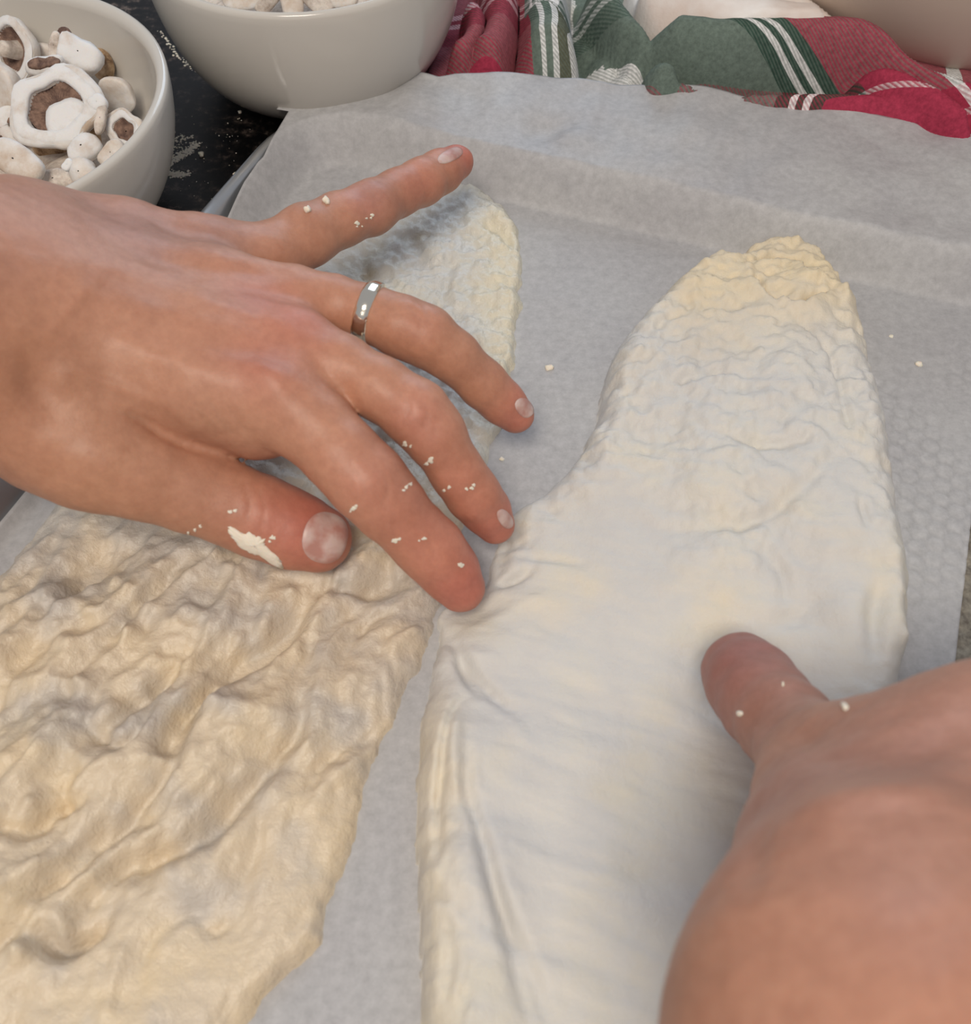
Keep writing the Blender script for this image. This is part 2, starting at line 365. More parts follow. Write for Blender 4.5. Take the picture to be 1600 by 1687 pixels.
# ------------------------------------------------------------------ dough
def dough(name, outline, ctrl, zc, mt, shape, colf, zout=.005, step=.0008, jag=.0012, w_edge=.009):
    out = np.array([P(a, b, zout)[:2] for a, b in outline]); out = smooth_poly(out, 2)
    lo = out.min(0)-.004; hi = out.max(0)+.004
    gx = np.arange(lo[0], hi[0], step); gy = np.arange(lo[1], hi[1], step)
    X, Y = np.meshgrid(gx, gy, indexing='ij')
    wx = X+jag*fbm(X*130, Y*130, 3, 21); wy = Y+jag*fbm(X*130, Y*130, 3, 31)
    d, _, _ = seg_dist(wx, wy, out, True); ins = inside(wx, wy, out); d = np.where(ins, d, -d)
    C = np.array([P(a, b, z)[:2].tolist()+[z] for a, b, z in ctrl])
    num = 0; den = 0
    for c in C:
        w = 1/((X-c[0])**2+(Y-c[1])**2+4e-5)**1.5; num = num+w*c[2]; den = den+w
    T = num/den-.002
    # estimate pixel coordinates of each column at its own height
    pp = proj(np.stack([X.ravel(), Y.ravel(), (T+.002).ravel()], 1)); PXc = pp[:, 0].reshape(X.shape); PYc = pp[:, 1].reshape(X.shape)
    we = np.minimum(w_edge, T*1.0+.002)
    q = np.clip(d/we, 0, 1); prof = np.sqrt(np.clip(1-(1-q)**2, 0, 1))
    extra, amp = shape(X, Y, PXc, PYc, d)
    H = .0022+T*prof+extra*sst(d/.003)
    H = np.where(d > 0, np.maximum(H, .0024+.0015*prof), .0022-np.clip(-d, 0, .003)*.2)
    keep = d > -step*1.5
    idx = -np.ones(X.shape, int); idx[keep] = np.arange(keep.sum())
    V = np.stack([X[keep], Y[keep], H[keep]], 1)
    a, b, c, e = idx[:-1, :-1], idx[1:, :-1], idx[1:, 1:], idx[:-1, 1:]
    ok = (a >= 0) & (b >= 0) & (c >= 0) & (e >= 0)
    Fq = np.stack([a[ok], b[ok], c[ok], e[ok]], 1)
    col = colf(X, Y, PXc, PYc, H, extra)[keep]
    return mesh(name, V, Fq, mt, col=col), (gx, gy, H)
def line(X, Y, pts, z, w, dep, taper=True):
    p = np.array([P(a, b, z)[:2] for a, b in pts]); p = catmull(p, 5)
    d, t, s = seg_dist(X, Y, p)
    tp = np.sin(np.pi*np.clip(t, .02, .98))**.5 if taper else 1
    return dep*np.exp(-(d/w)**2)*tp, d, t, s
def fold(X, Y, pts, z, w, h, reach):
    """overlapping lip: raised on the right-hand side of the line, a sharp notch on the line"""
    p = np.array([P(a, b, z)[:2] for a, b in pts]); p = catmull(p, 5)
    d, t, s = seg_dist(X, Y, p); tp = np.sin(np.pi*np.clip(t, .02, .98))**.6
    return tp*(np.where(s > 0, h*np.exp(-(d/reach)**1.5)*sst(d/w), 0)-h*.8*np.exp(-(d/w)**2))
def flowdir(p0, p1, z=.01):
    a = P(*p0, z)[:2]; b = P(*p1, z)[:2]; d = b-a; return d/np.linalg.norm(d)

# --- left piece
out_l = [(-300, 1300), (-80, 1050), (30, 905), (110, 800), (230, 640), (380, 500), (500, 370), (600, 300), (680, 292), (760, 300), (810, 320), (845, 352), (860, 390),
         (862, 440), (855, 470), (862, 500), (850, 540), (852, 590), (838, 640), (830, 690), (808, 725), (806, 755), (780, 800), (765, 850), (755, 900), (735, 960),
         (716, 1005), (708, 1040), (690, 1095), (655, 1160), (618, 1240), (596, 1320), (578, 1390), (560, 1440), (556, 1465), (535, 1500), (527, 1550), (490, 1600), (430, 1650),
         (395, 1690), (300, 1800), (100, 1950), (-300, 1950)]
ctrl_l = [(100, 900, .007), (700, 380, .0075), (800, 600, .0065), (600, 500, .006), (200, 1050, .012), (400, 1000, .012), (600, 960, .0105), (690, 1000, .008), (150, 1250, .015), (350, 1200, .014),
          (550, 1150, .010), (640, 1080, .009), (0, 1400, .015), (300, 1450, .011), (500, 1400, .008), (200, 1600, .011), (400, 1580, .009), (0, 1650, .012), (-100, 1200, .012)]
def shape_l(X, Y, px, py, d):
    f = flowdir((250, 1400), (560, 1020)); g = np.array([-f[1], f[0]])
    wx = .006*perlin(X*45, Y*45, 51); wy = .006*perlin(X*45, Y*45, 52)
    a = (X+wx)*f[0]+(Y+wy)*f[1]; b = (X+wx)*g[0]+(Y+wy)*g[1]
    low = sst((py-780)/160)                      # stretched, heavily lumped part below the hand
    calm = 1-.72*sst(((px-380)*.6+(py-1250)*.8)/260)     # smooth lobe towards the lower right
    n1 = fbm(a*30, b*88, 4, 61, .45)
    rid = 1-np.abs(fbm(a*22, b*48, 2, 71))*2.4
    e = low*calm*(.0074*n1+.0018*(rid-.6)+.0022*fbm(a*75, b*150, 3, 66))
    e = e+low*calm*.0010*fbm(X*240, Y*240, 3, 81)
    lump = np.maximum(perlin(X*150, Y*150, 91), 0)**2
    e = e+.0042*lump*low*calm*sst((520-px)/200)
    up = 1-low
    e = e+up*(.0034*fbm(X*105, Y*105, 5, 95, .6)+.0013*fbm(X*330, Y*330, 3, 96))
    for pts, w, dep in (
        ([(500, 960), (480, 1010), (440, 1060), (385, 1095), (345, 1140), (312, 1180), (285, 1235), (290, 1268)], .0034, -.0050),
        ([(290, 1268), (250, 1320), (200, 1368), (155, 1398), (110, 1440), (85, 1470)], .0032, -.0055),
        ([(450, 1230), (405, 1290), (355, 1350), (305, 1390), (240, 1412), (190, 1440), (150, 1480), (120, 1540)], .0030, -.0048),
        ([(20, 1545), (65, 1545), (100, 1565), (150, 1540), (175, 1505)], .0022, -.0040),
        ([(520, 965), (600, 962), (655, 935)], .0024, -.0034),
        ([(330, 1060), (270, 1120), (215, 1170), (170, 1215)], .002, -.0030),
        ([(0, 1370), (50, 1375), (100, 1335), (150, 1320)], .002, -.0034),
        ([(180, 870), (150, 930), (90, 1000), (40, 1080), (0, 1110)], .0024, -.0030),
        ([(95, 860), (60, 930), (20, 990)], .002, -.0018),
        ([(290, 930), (240, 990), (190, 1010)], .0018, -.0022),
        ([(130, 1190), (200, 1235), (240, 1200)], .0015, -.0022),
        ([(570, 1255), (540, 1245), (510, 1300), (480, 1350)], .0018, -.0016),
        ([(545, 1275), (552, 1300), (548, 1330)], .0012, -.0014),
        ([(500, 1180), (460, 1230), (440, 1280)], .0016, -.0018),
        ([(380, 1500), (350, 1530), (320, 1510)], .0016, -.0014),
        ([(660, 380), (690, 400), (692, 430)], .0022, -.0020), ([(600, 430), (607, 445)], .002, -.0025),
        ([(780, 350), (820, 360), (850, 400)], .0018, -.0014), ([(740, 400), (730, 470), (700, 520)], .0018, -.0016)):
        e = e+line(X, Y, pts, .011, w*(1+.3*perlin(X*90, Y*90, 33)), dep*(1.45 if dep < -.0029 else 1.2)*(1+.5*perlin(X*70, Y*70, 34)))[0]
    for pts, w, dep in (
        ([(250, 1290), (330, 1290), (400, 1200), (470, 1130)], .004, .0022), ([(200, 1450), (300, 1440), (420, 1350), (500, 1240)], .004, .0022),
        ([(430, 900), (300, 930), (230, 960)], .006, .0020), ([(40, 1150), (100, 1110), (200, 1080), (270, 1060)], .0045, .0018),
        ([(850, 440), (845, 520), (835, 600), (815, 690)], .0022, .0014), ([(800, 320), (850, 370), (858, 430)], .002, .0012),
        ([(380, 1330), (300, 1360), (240, 1370)], .003, .0015), ([(0, 1430), (60, 1430), (120, 1400)], .004, .0022)):
        e = e+line(X, Y, pts, .011, w, dep)[0]
    for (cx_, cy_, r, h) in [(100, 1060, .0022, .0022), (190, 1170, .0024, .002), (150, 1130, .003, .002), (95, 1170, .0025, .002), (480, 970, .0015, .0025), (240, 1000, .003, .002), (10, 1480, .004, .003), (60, 1330, .0022, .002), (20, 1260, .0025, .002), (210, 1460, .002, .0018), (430, 1370, .003, .0015)]:
        c = P(cx_, cy_, .012); e = e+h*np.exp(-((X-c[0])**2+(Y-c[1])**2)/r**2)
    return e, 1
def col_l(X, Y, px, py, H, e):
    n = fbm(X*55, Y*55, 3, 41); w = sst(.5+1.3*n+.35*sst((py-1000)/300))
    grey = np.array([.53, .485, .43]); cream = np.array([.68, .57, .42])
    c = grey+(cream-grey)*w[..., None]
    up = 1-sst((py-760)/160); c = c*(1-up[..., None])+up[..., None]*(np.array([.60, .60, .57])+(np.array([.08, .04, -.05]))*sst((px-760)/70+.6*n)[..., None])
    for (cx_, cy_, r) in ((606, 440, .003), (690, 385, .003)):
        q = P(cx_, cy_, .008); k = np.exp(-((X-q[0])**2+(Y-q[1])**2)/r**2)[..., None]; c = c*(1-.55*k)+np.array([.36, .27, .14])*.55*k
    return c
dl, field_l = dough('dough_piece', out_l, ctrl_l, .011, DOUGH_WET, shape_l, col_l, jag=.0021)
tag(dl, 'wrinkled sticky cream dough lying flat under the ringed hand', 'dough', 'pizza dough on the parchment')

# --- right piece
out_r = [(1224, 430), (1224, 418), (1236, 408), (1262, 401), (1300, 401), (1335, 410), (1352, 430), (1362, 448), (1372, 462), (1392, 490), (1410, 525), (1424, 580), (1432, 630), (1450, 690), (1460, 740), (1466, 800),
         (1472, 860), (1490, 915), (1496, 970), (1492, 1030), (1498, 1060), (1488, 1085), (1484, 1130), (1470, 1200), (1420, 1330), (1370, 1480), (1330, 1620), (1300, 1760), (1200, 1900),
         (900, 1950), (720, 1850), (700, 1700), (694, 1600), (690, 1500), (686, 1400), (684, 1330), (690, 1240), (692, 1190), (700, 1150), (712, 1120), (706, 1095), (722, 1070), (722, 1040), (716, 1010),
         (735, 985), (775, 975), (800, 955), (806, 930), (812, 905), (822, 880), (830, 850), (850, 832), (890, 812), (930, 780), (962, 735), (985, 690), (990, 640), (1005, 595), (1030, 560), (1060, 525), (1100, 485), (1140, 450), (1180, 432), (1212, 431)]
ctrl_r = [(1290, 420, .015), (1200, 500, .019), (1330, 480, .020), (1300, 600, .024), (1150, 620, .020), (1380, 700, .022), (1200, 760, .021), (1050, 720, .015), (1400, 850, .022), (1230, 900, .017), (1050, 880, .011),
          (900, 880, .008), (830, 880, .007), (800, 985, .008), (900, 1000, .008), (1430, 1000, .020), (1300, 1010, .014), (1180, 1080, .009), (1000, 1080, .009), (850, 1120, .010), (760, 1080, .010), (740, 1250, .017), (900, 1300, .014), (1100, 1250, .010),
          (750, 1450, .021), (950, 1480, .017), (1150, 1400, .013), (760, 1650, .022), (1000, 1650, .018), (1300, 1300, .012), (1420, 1150, .016), (1200, 1180, .008)]
def shape_r(X, Y, px, py, d):
    wx = .004*perlin(X*40, Y*40, 151); wy = .004*perlin(X*40, Y*40, 152)
    top = sst((860-py)/160)*sst((px-930)/60); tl = sst((820-px)/60)*sst((py-1150)/120)
    f = flowdir((800, 960), (1150, 1060)); g = np.array([-f[1], f[0]])
    a = (X+wx)*f[0]+(Y+wy)*f[1]; b = (X+wx)*g[0]+(Y+wy)*g[1]
    e = .0010*fbm(a*24, b*170, 4, 161)+.0013*fbm(a*30, b*60, 3, 162)
    e = e+top*(.0032*fbm((X+wx)*85, (Y+wy)*105, 4, 163)+.0013*fbm(X*300, Y*300, 3, 164))
    mid = np.exp(-(((px-1230)/150)**2+((py-860)/120)**2)); e = e+mid*.0026*fbm(X*140, Y*140, 4, 165)
    f2 = flowdir((690, 1600), (760, 1200)); g2 = np.array([-f2[1], f2[0]])
    a2 = (X+wx)*f2[0]+(Y+wy)*f2[1]; b2 = (X+wx)*g2[0]+(Y+wy)*g2[1]
    e = e+tl*(.0026*fbm(a2*45, b2*160, 4, 167)+.0009*fbm(X*260, Y*260, 3, 168))
    # net of stretched strands along the upper left edge
    e = e+.0020*fbm(X*190, Y*190, 3, 169)*sst((.016-d)/.01)*sst((1000-py)/100)
    for pts, w, dep in (
        ([(1236, 421), (1270, 414), (1310, 414), (1322, 430), (1330, 450)], .0009, -.0028),
        ([(1330, 452), (1345, 446), (1358, 452)], .0009, -.0016),
        ([(1290, 520), (1330, 560), (1362, 600), (1380, 650), (1392, 720)], .0014, -.0012),
        ([(1060, 560), (1090, 530), (1130, 515)], .0016, -.0012), ([(1080, 640), (1180, 620), (1260, 640)], .002, -.0012),
        ([(1170, 720), (1260, 735), (1340, 730)], .0022, -.0014), ([(1090, 850), (1180, 862), (1260, 850), (1330, 800), (1370, 750)], .0022, -.0014),
        ([(1250, 895), (1290, 930), (1300, 980)], .002, -.0012), ([(1410, 830), (1424, 880)], .0012, -.0012),
        ([(742, 1020), (770, 1075), (800, 1110), (850, 1160)], .0020, -.0026), ([(752, 1060), (770, 1100), (790, 1125)], .0012, -.0016),
        ([(770, 1200), (765, 1260), (775, 1320), (800, 1400), (820, 1480), (840, 1560), (870, 1687)], .0018, -.0022),
        ([(795, 1420), (830, 1500), (870, 1590), (900, 1687)], .0018, -.0014),
        ([(724, 1250), (722, 1330), (720, 1420)], .0014, -.0018), ([(735, 1500), (742, 1560), (740, 1640)], .0014, -.0014), ([(700, 1440), (715, 1470), (745, 1490)], .0012, -.0012),
        ([(850, 880), (920, 890), (980, 900)], .0014, -.0008), ([(820, 930), (860, 915), (880, 905)], .0016, -.0020), ([(870, 1120), (1000, 1150), (1120, 1170)], .002, -.0005),
        ([(1450, 960), (1440, 1020), (1450, 1090)], .003, -.0020), ([(985, 650), (1010, 620), (1030, 640)], .0014, -.0014), ([(1360, 980), (1300, 1010), (1250, 1015)], .003, -.0010)):
        e = e+line(X, Y, pts, .018, w*.9, dep*1.5)[0]
    for pts, w, dep in (([(750, 1160), (748, 1220), (760, 1290), (780, 1360)], .0022, .0022), ([(1470, 900), (1482, 970), (1478, 1050)], .0022, .0015), ([(778, 1010), (830, 985), (900, 960)], .002, .0010), ([(775, 1085), (830, 1150), (860, 1200)], .002, .0012)):
        e = e+line(X, Y, pts, .016, w, dep)[0]
    # folded knob at the far tip
    e = e+fold(X, Y, [(1366, 484), (1340, 494), (1312, 508), (1285, 500), (1262, 486), (1250, 462), (1244, 446)], .019, .0011, .0048, .009)
    e = e+fold(X, Y, [(1366, 462), (1345, 448), (1334, 452), (1326, 433), (1310, 417), (1270, 417), (1236, 424)], .019, .0009, .0034, .006)
    e = e+fold(X, Y, [(775, 1140), (752, 1155), (738, 1200), (728, 1260), (720, 1330)][::-1], .014, .0012, .0018, .006)
    # dents where the fingertips and the thumb press in
    for (cx_, cy_, r, h) in ((760, 985, .0085, -.0030), (820, 880, .0075, -.0028), (1225, 1120, .013, -.0045), (1180, 1020, .007, .0010), (1490, 1065, .002, .0035), (1255, 470, .002, -.0012)):
        c = P(cx_, cy_, .012); e = e+h*np.exp(-((X-c[0])**2+(Y-c[1])**2)/r**2)
    return e, 1
def col_r(X, Y, px, py, H, e):
    n = fbm(X*40, Y*40, 3, 141); n2 = fbm(X*110, Y*110, 3, 143)
    white = np.array([.625, .61, .575]); cream = np.array([.72, .62, .45]); grey = np.array([.62, .595, .55])
    w = np.clip(sst((610-py)/150)*sst((px-1060)/80)+.55*sst((800-px)/80)*sst((py-1100)/100)+.28*sst(n*1.6), 0, 1)
    w = np.clip(w+.3*n2*w, 0, 1)
    c = white+(cream-white)*w[..., None]
    k = sst((py-1250)/300)[..., None]*.3; c = c*(1-k)+grey*k
    return c
dr, field_r = dough('dough_piece', out_r, ctrl_r, .018, DOUGH_DRY, shape_r, col_r, zout=.007)
tag(dr, 'smooth floury white dough stretched between fingertips and thumb, knobbed at the far end', 'dough', 'pizza dough on the parchment')
def hz(field, x, y):
    gx, gy, H = field; i = int(np.clip(round((x-gx[0])/(gx[1]-gx[0])), 0, len(gx)-1)); j = int(np.clip(round((y-gy[0])/(gy[1]-gy[0])), 0, len(gy)-1)); return float(H[i, j])

# ------------------------------------------------------------------ hands: one continuous surface from a distance field
def surface_nets(Fd, org, h):
    S = Fd < 0
    nx, ny, nz = Fd.shape
    c = np.zeros((nx-1, ny-1, nz-1), np.uint8)
    for a in (0, 1):
        for b in (0, 1):
            for d in (0, 1): c += S[a:nx-1+a, b:ny-1+b, d:nz-1+d]
    act = (c > 0) & (c < 8); I, J, K = np.nonzero(act); idx = -np.ones(c.shape, np.int32); idx[act] = np.arange(len(I))
    acc = np.zeros((len(I), 3)); cnt = np.zeros(len(I))
    crn = [(a, b, d) for a in (0, 1) for b in (0, 1) for d in (0, 1)]
    for p in crn:
        for ax in range(3):
            if p[ax]: continue
            q = list(p); q[ax] = 1
            f0 = Fd[I+p[0], J+p[1], K+p[2]]; f1 = Fd[I+q[0], J+q[1], K+q[2]]
            k = (f0 < 0) != (f1 < 0); t = np.where(k, f0/np.where(k, f0-f1, 1), 0)
            pos = np.stack([np.full(len(I), p[0], float), np.full(len(I), p[1], float), np.full(len(I), p[2], float)], 1); pos[:, ax] += t
            acc += pos*k[:, None]; cnt += k
    V = np.array(org)+h*(np.stack([I, J, K], 1)+acc/cnt[:, None])
    quads = []
    for ax in range(3):
        sl0 = [slice(None)]*3; sl1 = [slice(None)]*3; sl0[ax] = slice(0, -1); sl1[ax] = slice(1, None)
        a = S[tuple(sl0)]; b = S[tuple(sl1)]; e = np.argwhere(a != b)
        o1, o2 = [(1, 2), (2, 0), (0, 1)][ax]
        e = e[(e[:, o1] > 0) & (e[:, o2] > 0) & (e[:, o1] < c.shape[o1]) & (e[:, o2] < c.shape[o2])]
        flip = a[tuple(e.T)]
        def at(d1, d2):
            q = e.copy(); q[:, o1] += d1; q[:, o2] += d2; return idx[tuple(q.T)]
        qd = np.stack([at(-1, -1), at(0, -1), at(0, 0), at(-1, 0)], 1)
        qd[~flip] = qd[~flip][:, ::-1]; quads.append(qd)
    Q = np.concatenate(quads); Q = Q[(Q >= 0).all(1)]
    return V, Q
class Field:
    def __init__(s, lo, hi, h):
        s.h = h; s.lo = np.array(lo); s.n = np.ceil((np.array(hi)-lo)/h).astype(int)
        s.ax = [(s.lo[i]+h*np.arange(s.n[i])).astype(np.float32) for i in range(3)]
    def new(s): return np.full(tuple(s.n), .05, np.float32)
    def cone(s, A, a, b, ra, rb, k, flat=None):
        """smooth-union a tapered capsule into A; flat = squash of the vertical radius"""
        a = np.array(a); b = np.array(b); R = max(ra, rb)+k+.004
        lo = np.minimum(a, b)-R; hi = np.maximum(a, b)+R
        sl = tuple(slice(max(0, int((lo[i]-s.lo[i])/s.h)), max(0, min(s.n[i], int((hi[i]-s.lo[i])/s.h)+2))) for i in range(3))
        x = s.ax[0][sl[0]][:, None, None]; y = s.ax[1][sl[1]][None, :, None]; z = s.ax[2][sl[2]][None, None, :]
        d = b-a; l2 = float(d@d)+1e-12
        t = np.clip(((x-a[0])*d[0]+(y-a[1])*d[1]+(z-a[2])*d[2])/l2, 0, 1)
        fz = 1.0 if flat is None else 1/flat
        q = np.sqrt((x-a[0]-t*d[0])**2+(y-a[1]-t*d[1])**2+((z-a[2]-t*d[2])*fz)**2)-(ra+(rb-ra)*t)
        if flat is not None: q = q*.8
        old = A[sl]; hh = np.maximum(k-np.abs(old-q), 0)/k
        A[sl] = np.minimum(old, q)-hh*hh*k*.25
def smin(a, b, k):
    hh = np.maximum(k-np.abs(a-b), 0)/k; return np.minimum(a, b)-hh*hh*k*.25
def J(px, py, z, r):
    p = P(px, py, z); return p, r*depth(p)/F
def chain(Fd, A, js, k, flat=None):
    for a, b in zip(js[:-1], js[1:]): Fd.cone(A, a[0], b[0], a[1], b[1], k, flat)
def build_hand(name, Fd, palm, fingers, kf, grooves, bumps, reds_shades, base, mt, parent, soft=()):
    A = Fd.new()
    for js, k, flat in palm: chain(Fd, A, js, k, flat)
    tot = None
    for js, kk in fingers:
        Bf = Fd.new(); chain(Fd, Bf, js, .0025)
        M = smin(A, Bf, kk); tot = M if tot is None else smin(tot, M, .0012)
    V, Q = surface_nets(tot, Fd.lo, Fd.h)
    nrm = normals(V, Q)
    for _ in range(3): V = relax(V, Q, .5)
    nrm = normals(V, Q); px = proj(V); toc = CAMP-V; toc /= np.linalg.norm(toc, axis=1)[:, None]; facing = sst((nrm*toc).sum(1)*3)
    disp = np.zeros(len(V))
    for pts, w, dep in grooves:
        d, t, _ = seg_dist(px[:, 0], px[:, 1], catmull(np.array(pts, float), 5))
        disp += facing*dep*np.exp(-(d/w)**2)*np.sin(np.pi*np.clip(t, .03, .97))**.6
    for (cx_, cy_, rx, ry, ang, h) in bumps:
        ca, sa = math.cos(math.radians(ang)), math.sin(math.radians(ang)); dx = px[:, 0]-cx_; dy = px[:, 1]-cy_
        disp += facing*h*np.exp(-(((dx*ca+dy*sa)/rx)**2+((-dx*sa+dy*ca)/ry)**2))
    disp += .00018*perlin3(V*220, 5)
    V = V+nrm*disp[:, None]
    col = np.tile(np.array(base, float), (len(V), 1)); nz = perlin3(V*60, 9)
    col *= (1+.07*nz)[:, None]
    for p, r, c, a in reds_shades:
        q = np.exp(-((V-np.array(p))**2).sum(1)/r**2)*a; q = q[:, None]; col = col*(1-q)+np.array(c)*q
    o = mesh(name, V, Q, mt, parent, col=col)
    bv = BVHTree.FromPolygons([tuple(v) for v in V.tolist()], Q.tolist())
    return o, bv
def normals(V, Q):
    a, b, c, d = V[Q[:, 0]], V[Q[:, 1]], V[Q[:, 2]], V[Q[:, 3]]; n = np.cross(c-a, d-b); N = np.zeros_like(V)
    for i in range(4):
        for k in range(3): N[:, k] += np.bincount(Q[:, i], n[:, k], len(V))
    return N/(np.linalg.norm(N, axis=1)[:, None]+1e-12)
def relax(V, Q, f):
    N = np.zeros_like(V); cnt = np.zeros(len(V))
    for i in range(4):
        for jn in (1, 3):
            t = Q[:, (i+jn) % 4]
            for k in range(3): N[:, k] += np.bincount(Q[:, i], V[t, k], len(V))
            cnt += np.bincount(Q[:, i], minlength=len(V))
    return V*(1-f)+f*N/np.maximum(cnt, 1)[:, None]
def patch(name, bv, outline, mt, parent, off=.0003, thick=.0003, dome=0, n=26, wob=0, rough=0):
    """thin piece lying on a surface: fan grid inside a pixel outline, dropped on the surface along the view rays"""
    pts = smooth_poly(outline, 2) if len(outline) < 40 else np.array(outline)
    c = pts.mean(0); m = len(pts); V = []; rows = 9; rj = random.Random(5); jit = np.array([1+(rj.uniform(-1, .6)*wob*2.4) for _ in range(m)]); jit = (jit+np.roll(jit, 1)+np.roll(jit, 2))/3
    for r in range(rows):
        f = r/(rows-1)
        for i in range(m):
            q = c+(pts[i]-c)*f*jit[i]
            o_, d_ = ray(*q); h, nn, _, _ = bv.ray_cast(o_, d_)
            if h is None: h = Vector(V[-1]) if V else Vector(P(*q, .03)); nn = Vector((0, 0, 1)); V.append(tuple(h)); continue
            if nn.dot(d_) > 0: nn = -nn
            lift = off+dome*(1-f*f)+rough*random.uniform(0, 1)*(1-f)
            if r == rows-1: lift = -thick
            V.append(tuple(h+nn*lift))
    fs = []
    for r in range(rows-1):
        for i in range(m):
            j = (i+1) % m; a, b, c2, d = r*m+i, r*m+j, (r+1)*m+j, (r+1)*m+i
            fs.append((a, d, c2, b))
    return mesh(name, V, np.array(fs), mt, parent)
def oval(cx_, cy_, a, b, ang, n=32, sq=2.3):
    t = np.linspace(0, 2*np.pi, n, endpoint=False); ca, sa = math.cos(math.radians(ang)), math.sin(math.radians(ang))
    x = a*np.sign(np.cos(t))*np.abs(np.cos(t))**(2/sq); y = b*np.sign(np.sin(t))*np.abs(np.sin(t))**(2/sq)
    r = np.stack([cx_+x*ca-y*sa, cy_+x*sa+y*ca], 1); return np.vstack([r, r[:0]])

BASE = (.485, .245, .16); RED = (.50, .15, .115); PINK = (.52, .21, .165); MAUVE_SHADE = (.36, .20, .165)
# ---- hand with the ring
pinky = [J(440, 425, .046, 50), J(505, 388, .046, 50), J(560, 362, .045, 43), J(612, 342, .043, 43), J(655, 318, .040, 37), J(695, 300, .038, 37), J(725, 283, .036, 34), J(752, 268, .034, 29)]
ringf = [J(480, 498, .052, 56), J(545, 500, .051, 46), J(610, 517, .050, 45), J(660, 537, .049, 49), J(700, 553, .047, 49), J(745, 585, .042, 42), J(795, 632, .034, 39), J(825, 660, .028, 36), J(850, 684, .023, 31)]
middle = [J(490, 575, .054, 60), J(560, 606, .053, 54), J(625, 640, .051, 51), J(685, 680, .048, 54), J(715, 715, .044, 50), J(755, 780, .034, 43), J(780, 815, .028, 43), J(800, 840, .022, 39), J(816, 864, .017, 33)]
index = [J(465, 655, .053, 68), J(520, 705, .050, 64), J(565, 752, .047, 62), J(605, 793, .043, 64), J(640, 832, .038, 58), J(685, 880, .031, 52), J(712, 907, .027, 53), J(740, 940, .021, 48), J(759, 968, .0165, 41)]
thumb = [J(165, 745, .045, 92), J(235, 775, .041, 80), J(310, 805, .035, 70), J(380, 832, .030, 66), J(430, 852, .027, 67), J(480, 872, .024, 63), J(523, 887, .021, 57)]
palm = [
    ([J(40, 405, .060, 98), J(200, 412, .057, 72), J(330, 425, .052, 58), J(440, 425, .046, 52)], .007, None),
    ([J(40, 470, .062, 115), J(200, 470, .059, 84), J(350, 485, .056, 66), J(480, 500, .052, 58)], .007, None),
    ([J(40, 530, .062, 120), J(200, 540, .060, 88), J(350, 560, .057, 70), J(490, 575, .054, 62)], .007, None),
    ([J(40, 575, .060, 125), J(200, 600, .056, 92), J(340, 632, .054, 76), J(465, 655, .053, 70)], .007, None),
    ([J(45, 635, .056, 128), J(110, 700, .049, 110), J(165, 745, .045, 92)], .008, None),
    ([J(200, 560, .040, 95), J(380, 600, .036, 80)], .010, None),          # flesh of the palm
    ([J(300, 640, .044, 60), J(430, 695, .044, 58)], .008, None),          # web towards the thumb
    ([J(40, 520, .064, 150), J(-250, 480, .084, 175), J(-650, 420, .100, 215), J(-1000, 370, .112, 245)], .012, None),
    ([J(20, 430, .066, 120), J(-250, 420, .086, 150), J(-650, 370, .102, 185)], .012, None),
    ([J(20, 610, .058, 122), J(-250, 570, .080, 150), J(-650, 500, .098, 190)], .012, None)]
LH = tag(empty('hand', P(250, 560, .03)), 'left hand and forearm reaching in from the left, fingers spread, silver ring on', 'hand')
grooves = [([(195, 676), (235, 692), (275, 716), (320, 738), (345, 746)], 7, -.0013), ([(205, 684), (260, 712), (310, 738)], 16, -.0008),
    # valleys between the knuckles and tendons
    ([(535, 545), (470, 520), (380, 480), (300, 450)], 18, -.0011), ([(545, 635), (500, 610), (430, 585), (330, 560)], 18, -.0012), ([(500, 445), (440, 450), (350, 440), (250, 430)], 16, -.0009),
    ([(100, 560), (60, 620), (110, 680), (160, 700)], 40, -.0012),
    # skin creases over the finger joints and thumb
    ([(668, 500), (690, 520), (696, 545)], 4, -.0003), ([(690, 496), (706, 516), (712, 540)], 4, -.0003), ([(655, 640), (672, 670), (660, 705)], 4, -.0003), ([(690, 650), (706, 680), (692, 712)], 4, -.0003),
    ([(575, 760), (600, 800), (590, 835)], 4, -.0003), ([(618, 760), (640, 800), (628, 840)], 4, -.0003), ([(402, 800), (412, 830), (404, 870)], 4, -.0004), ([(424, 800), (436, 835), (430, 880)], 4, -.0003), ([(690, 885), (712, 900), (716, 925)], 4, -.00025), ([(770, 800), (786, 810), (796, 800)], 4, -.0002),
    ([(340, 650), (362, 690), (392, 722)], 4, -.0003), ([(362, 646), (386, 686), (415, 720)], 4, -.00025), ([(318, 655), (338, 695), (360, 722)], 4, -.0003),
    ([(596, 332), (606, 350), (612, 375)], 3.5, -.0002), ([(780, 610), (800, 625), (806, 650)], 3.5, -.0002)]
bumps = [(440, 610, 48, 36, 35, .0016), (470, 530, 40, 30, 25, .0014), (430, 490, 40, 26, 20, .0010), (445, 405, 40, 24, 0, .0009), (190, 770, 60, 45, 25, .0012),
    (270, 590, 120, 20, 20, .0006), (290, 520, 120, 18, 12, .0006), (290, 452, 120, 16, 8, .0006), (200, 640, 90, 10, 22, .0005), (60, 640, 30, 60, -20, -.0012), (120, 500, 60, 14, -50, .0005)]
def tip3(j): return j[0]+np.array([0, 0, j[1]*.6])
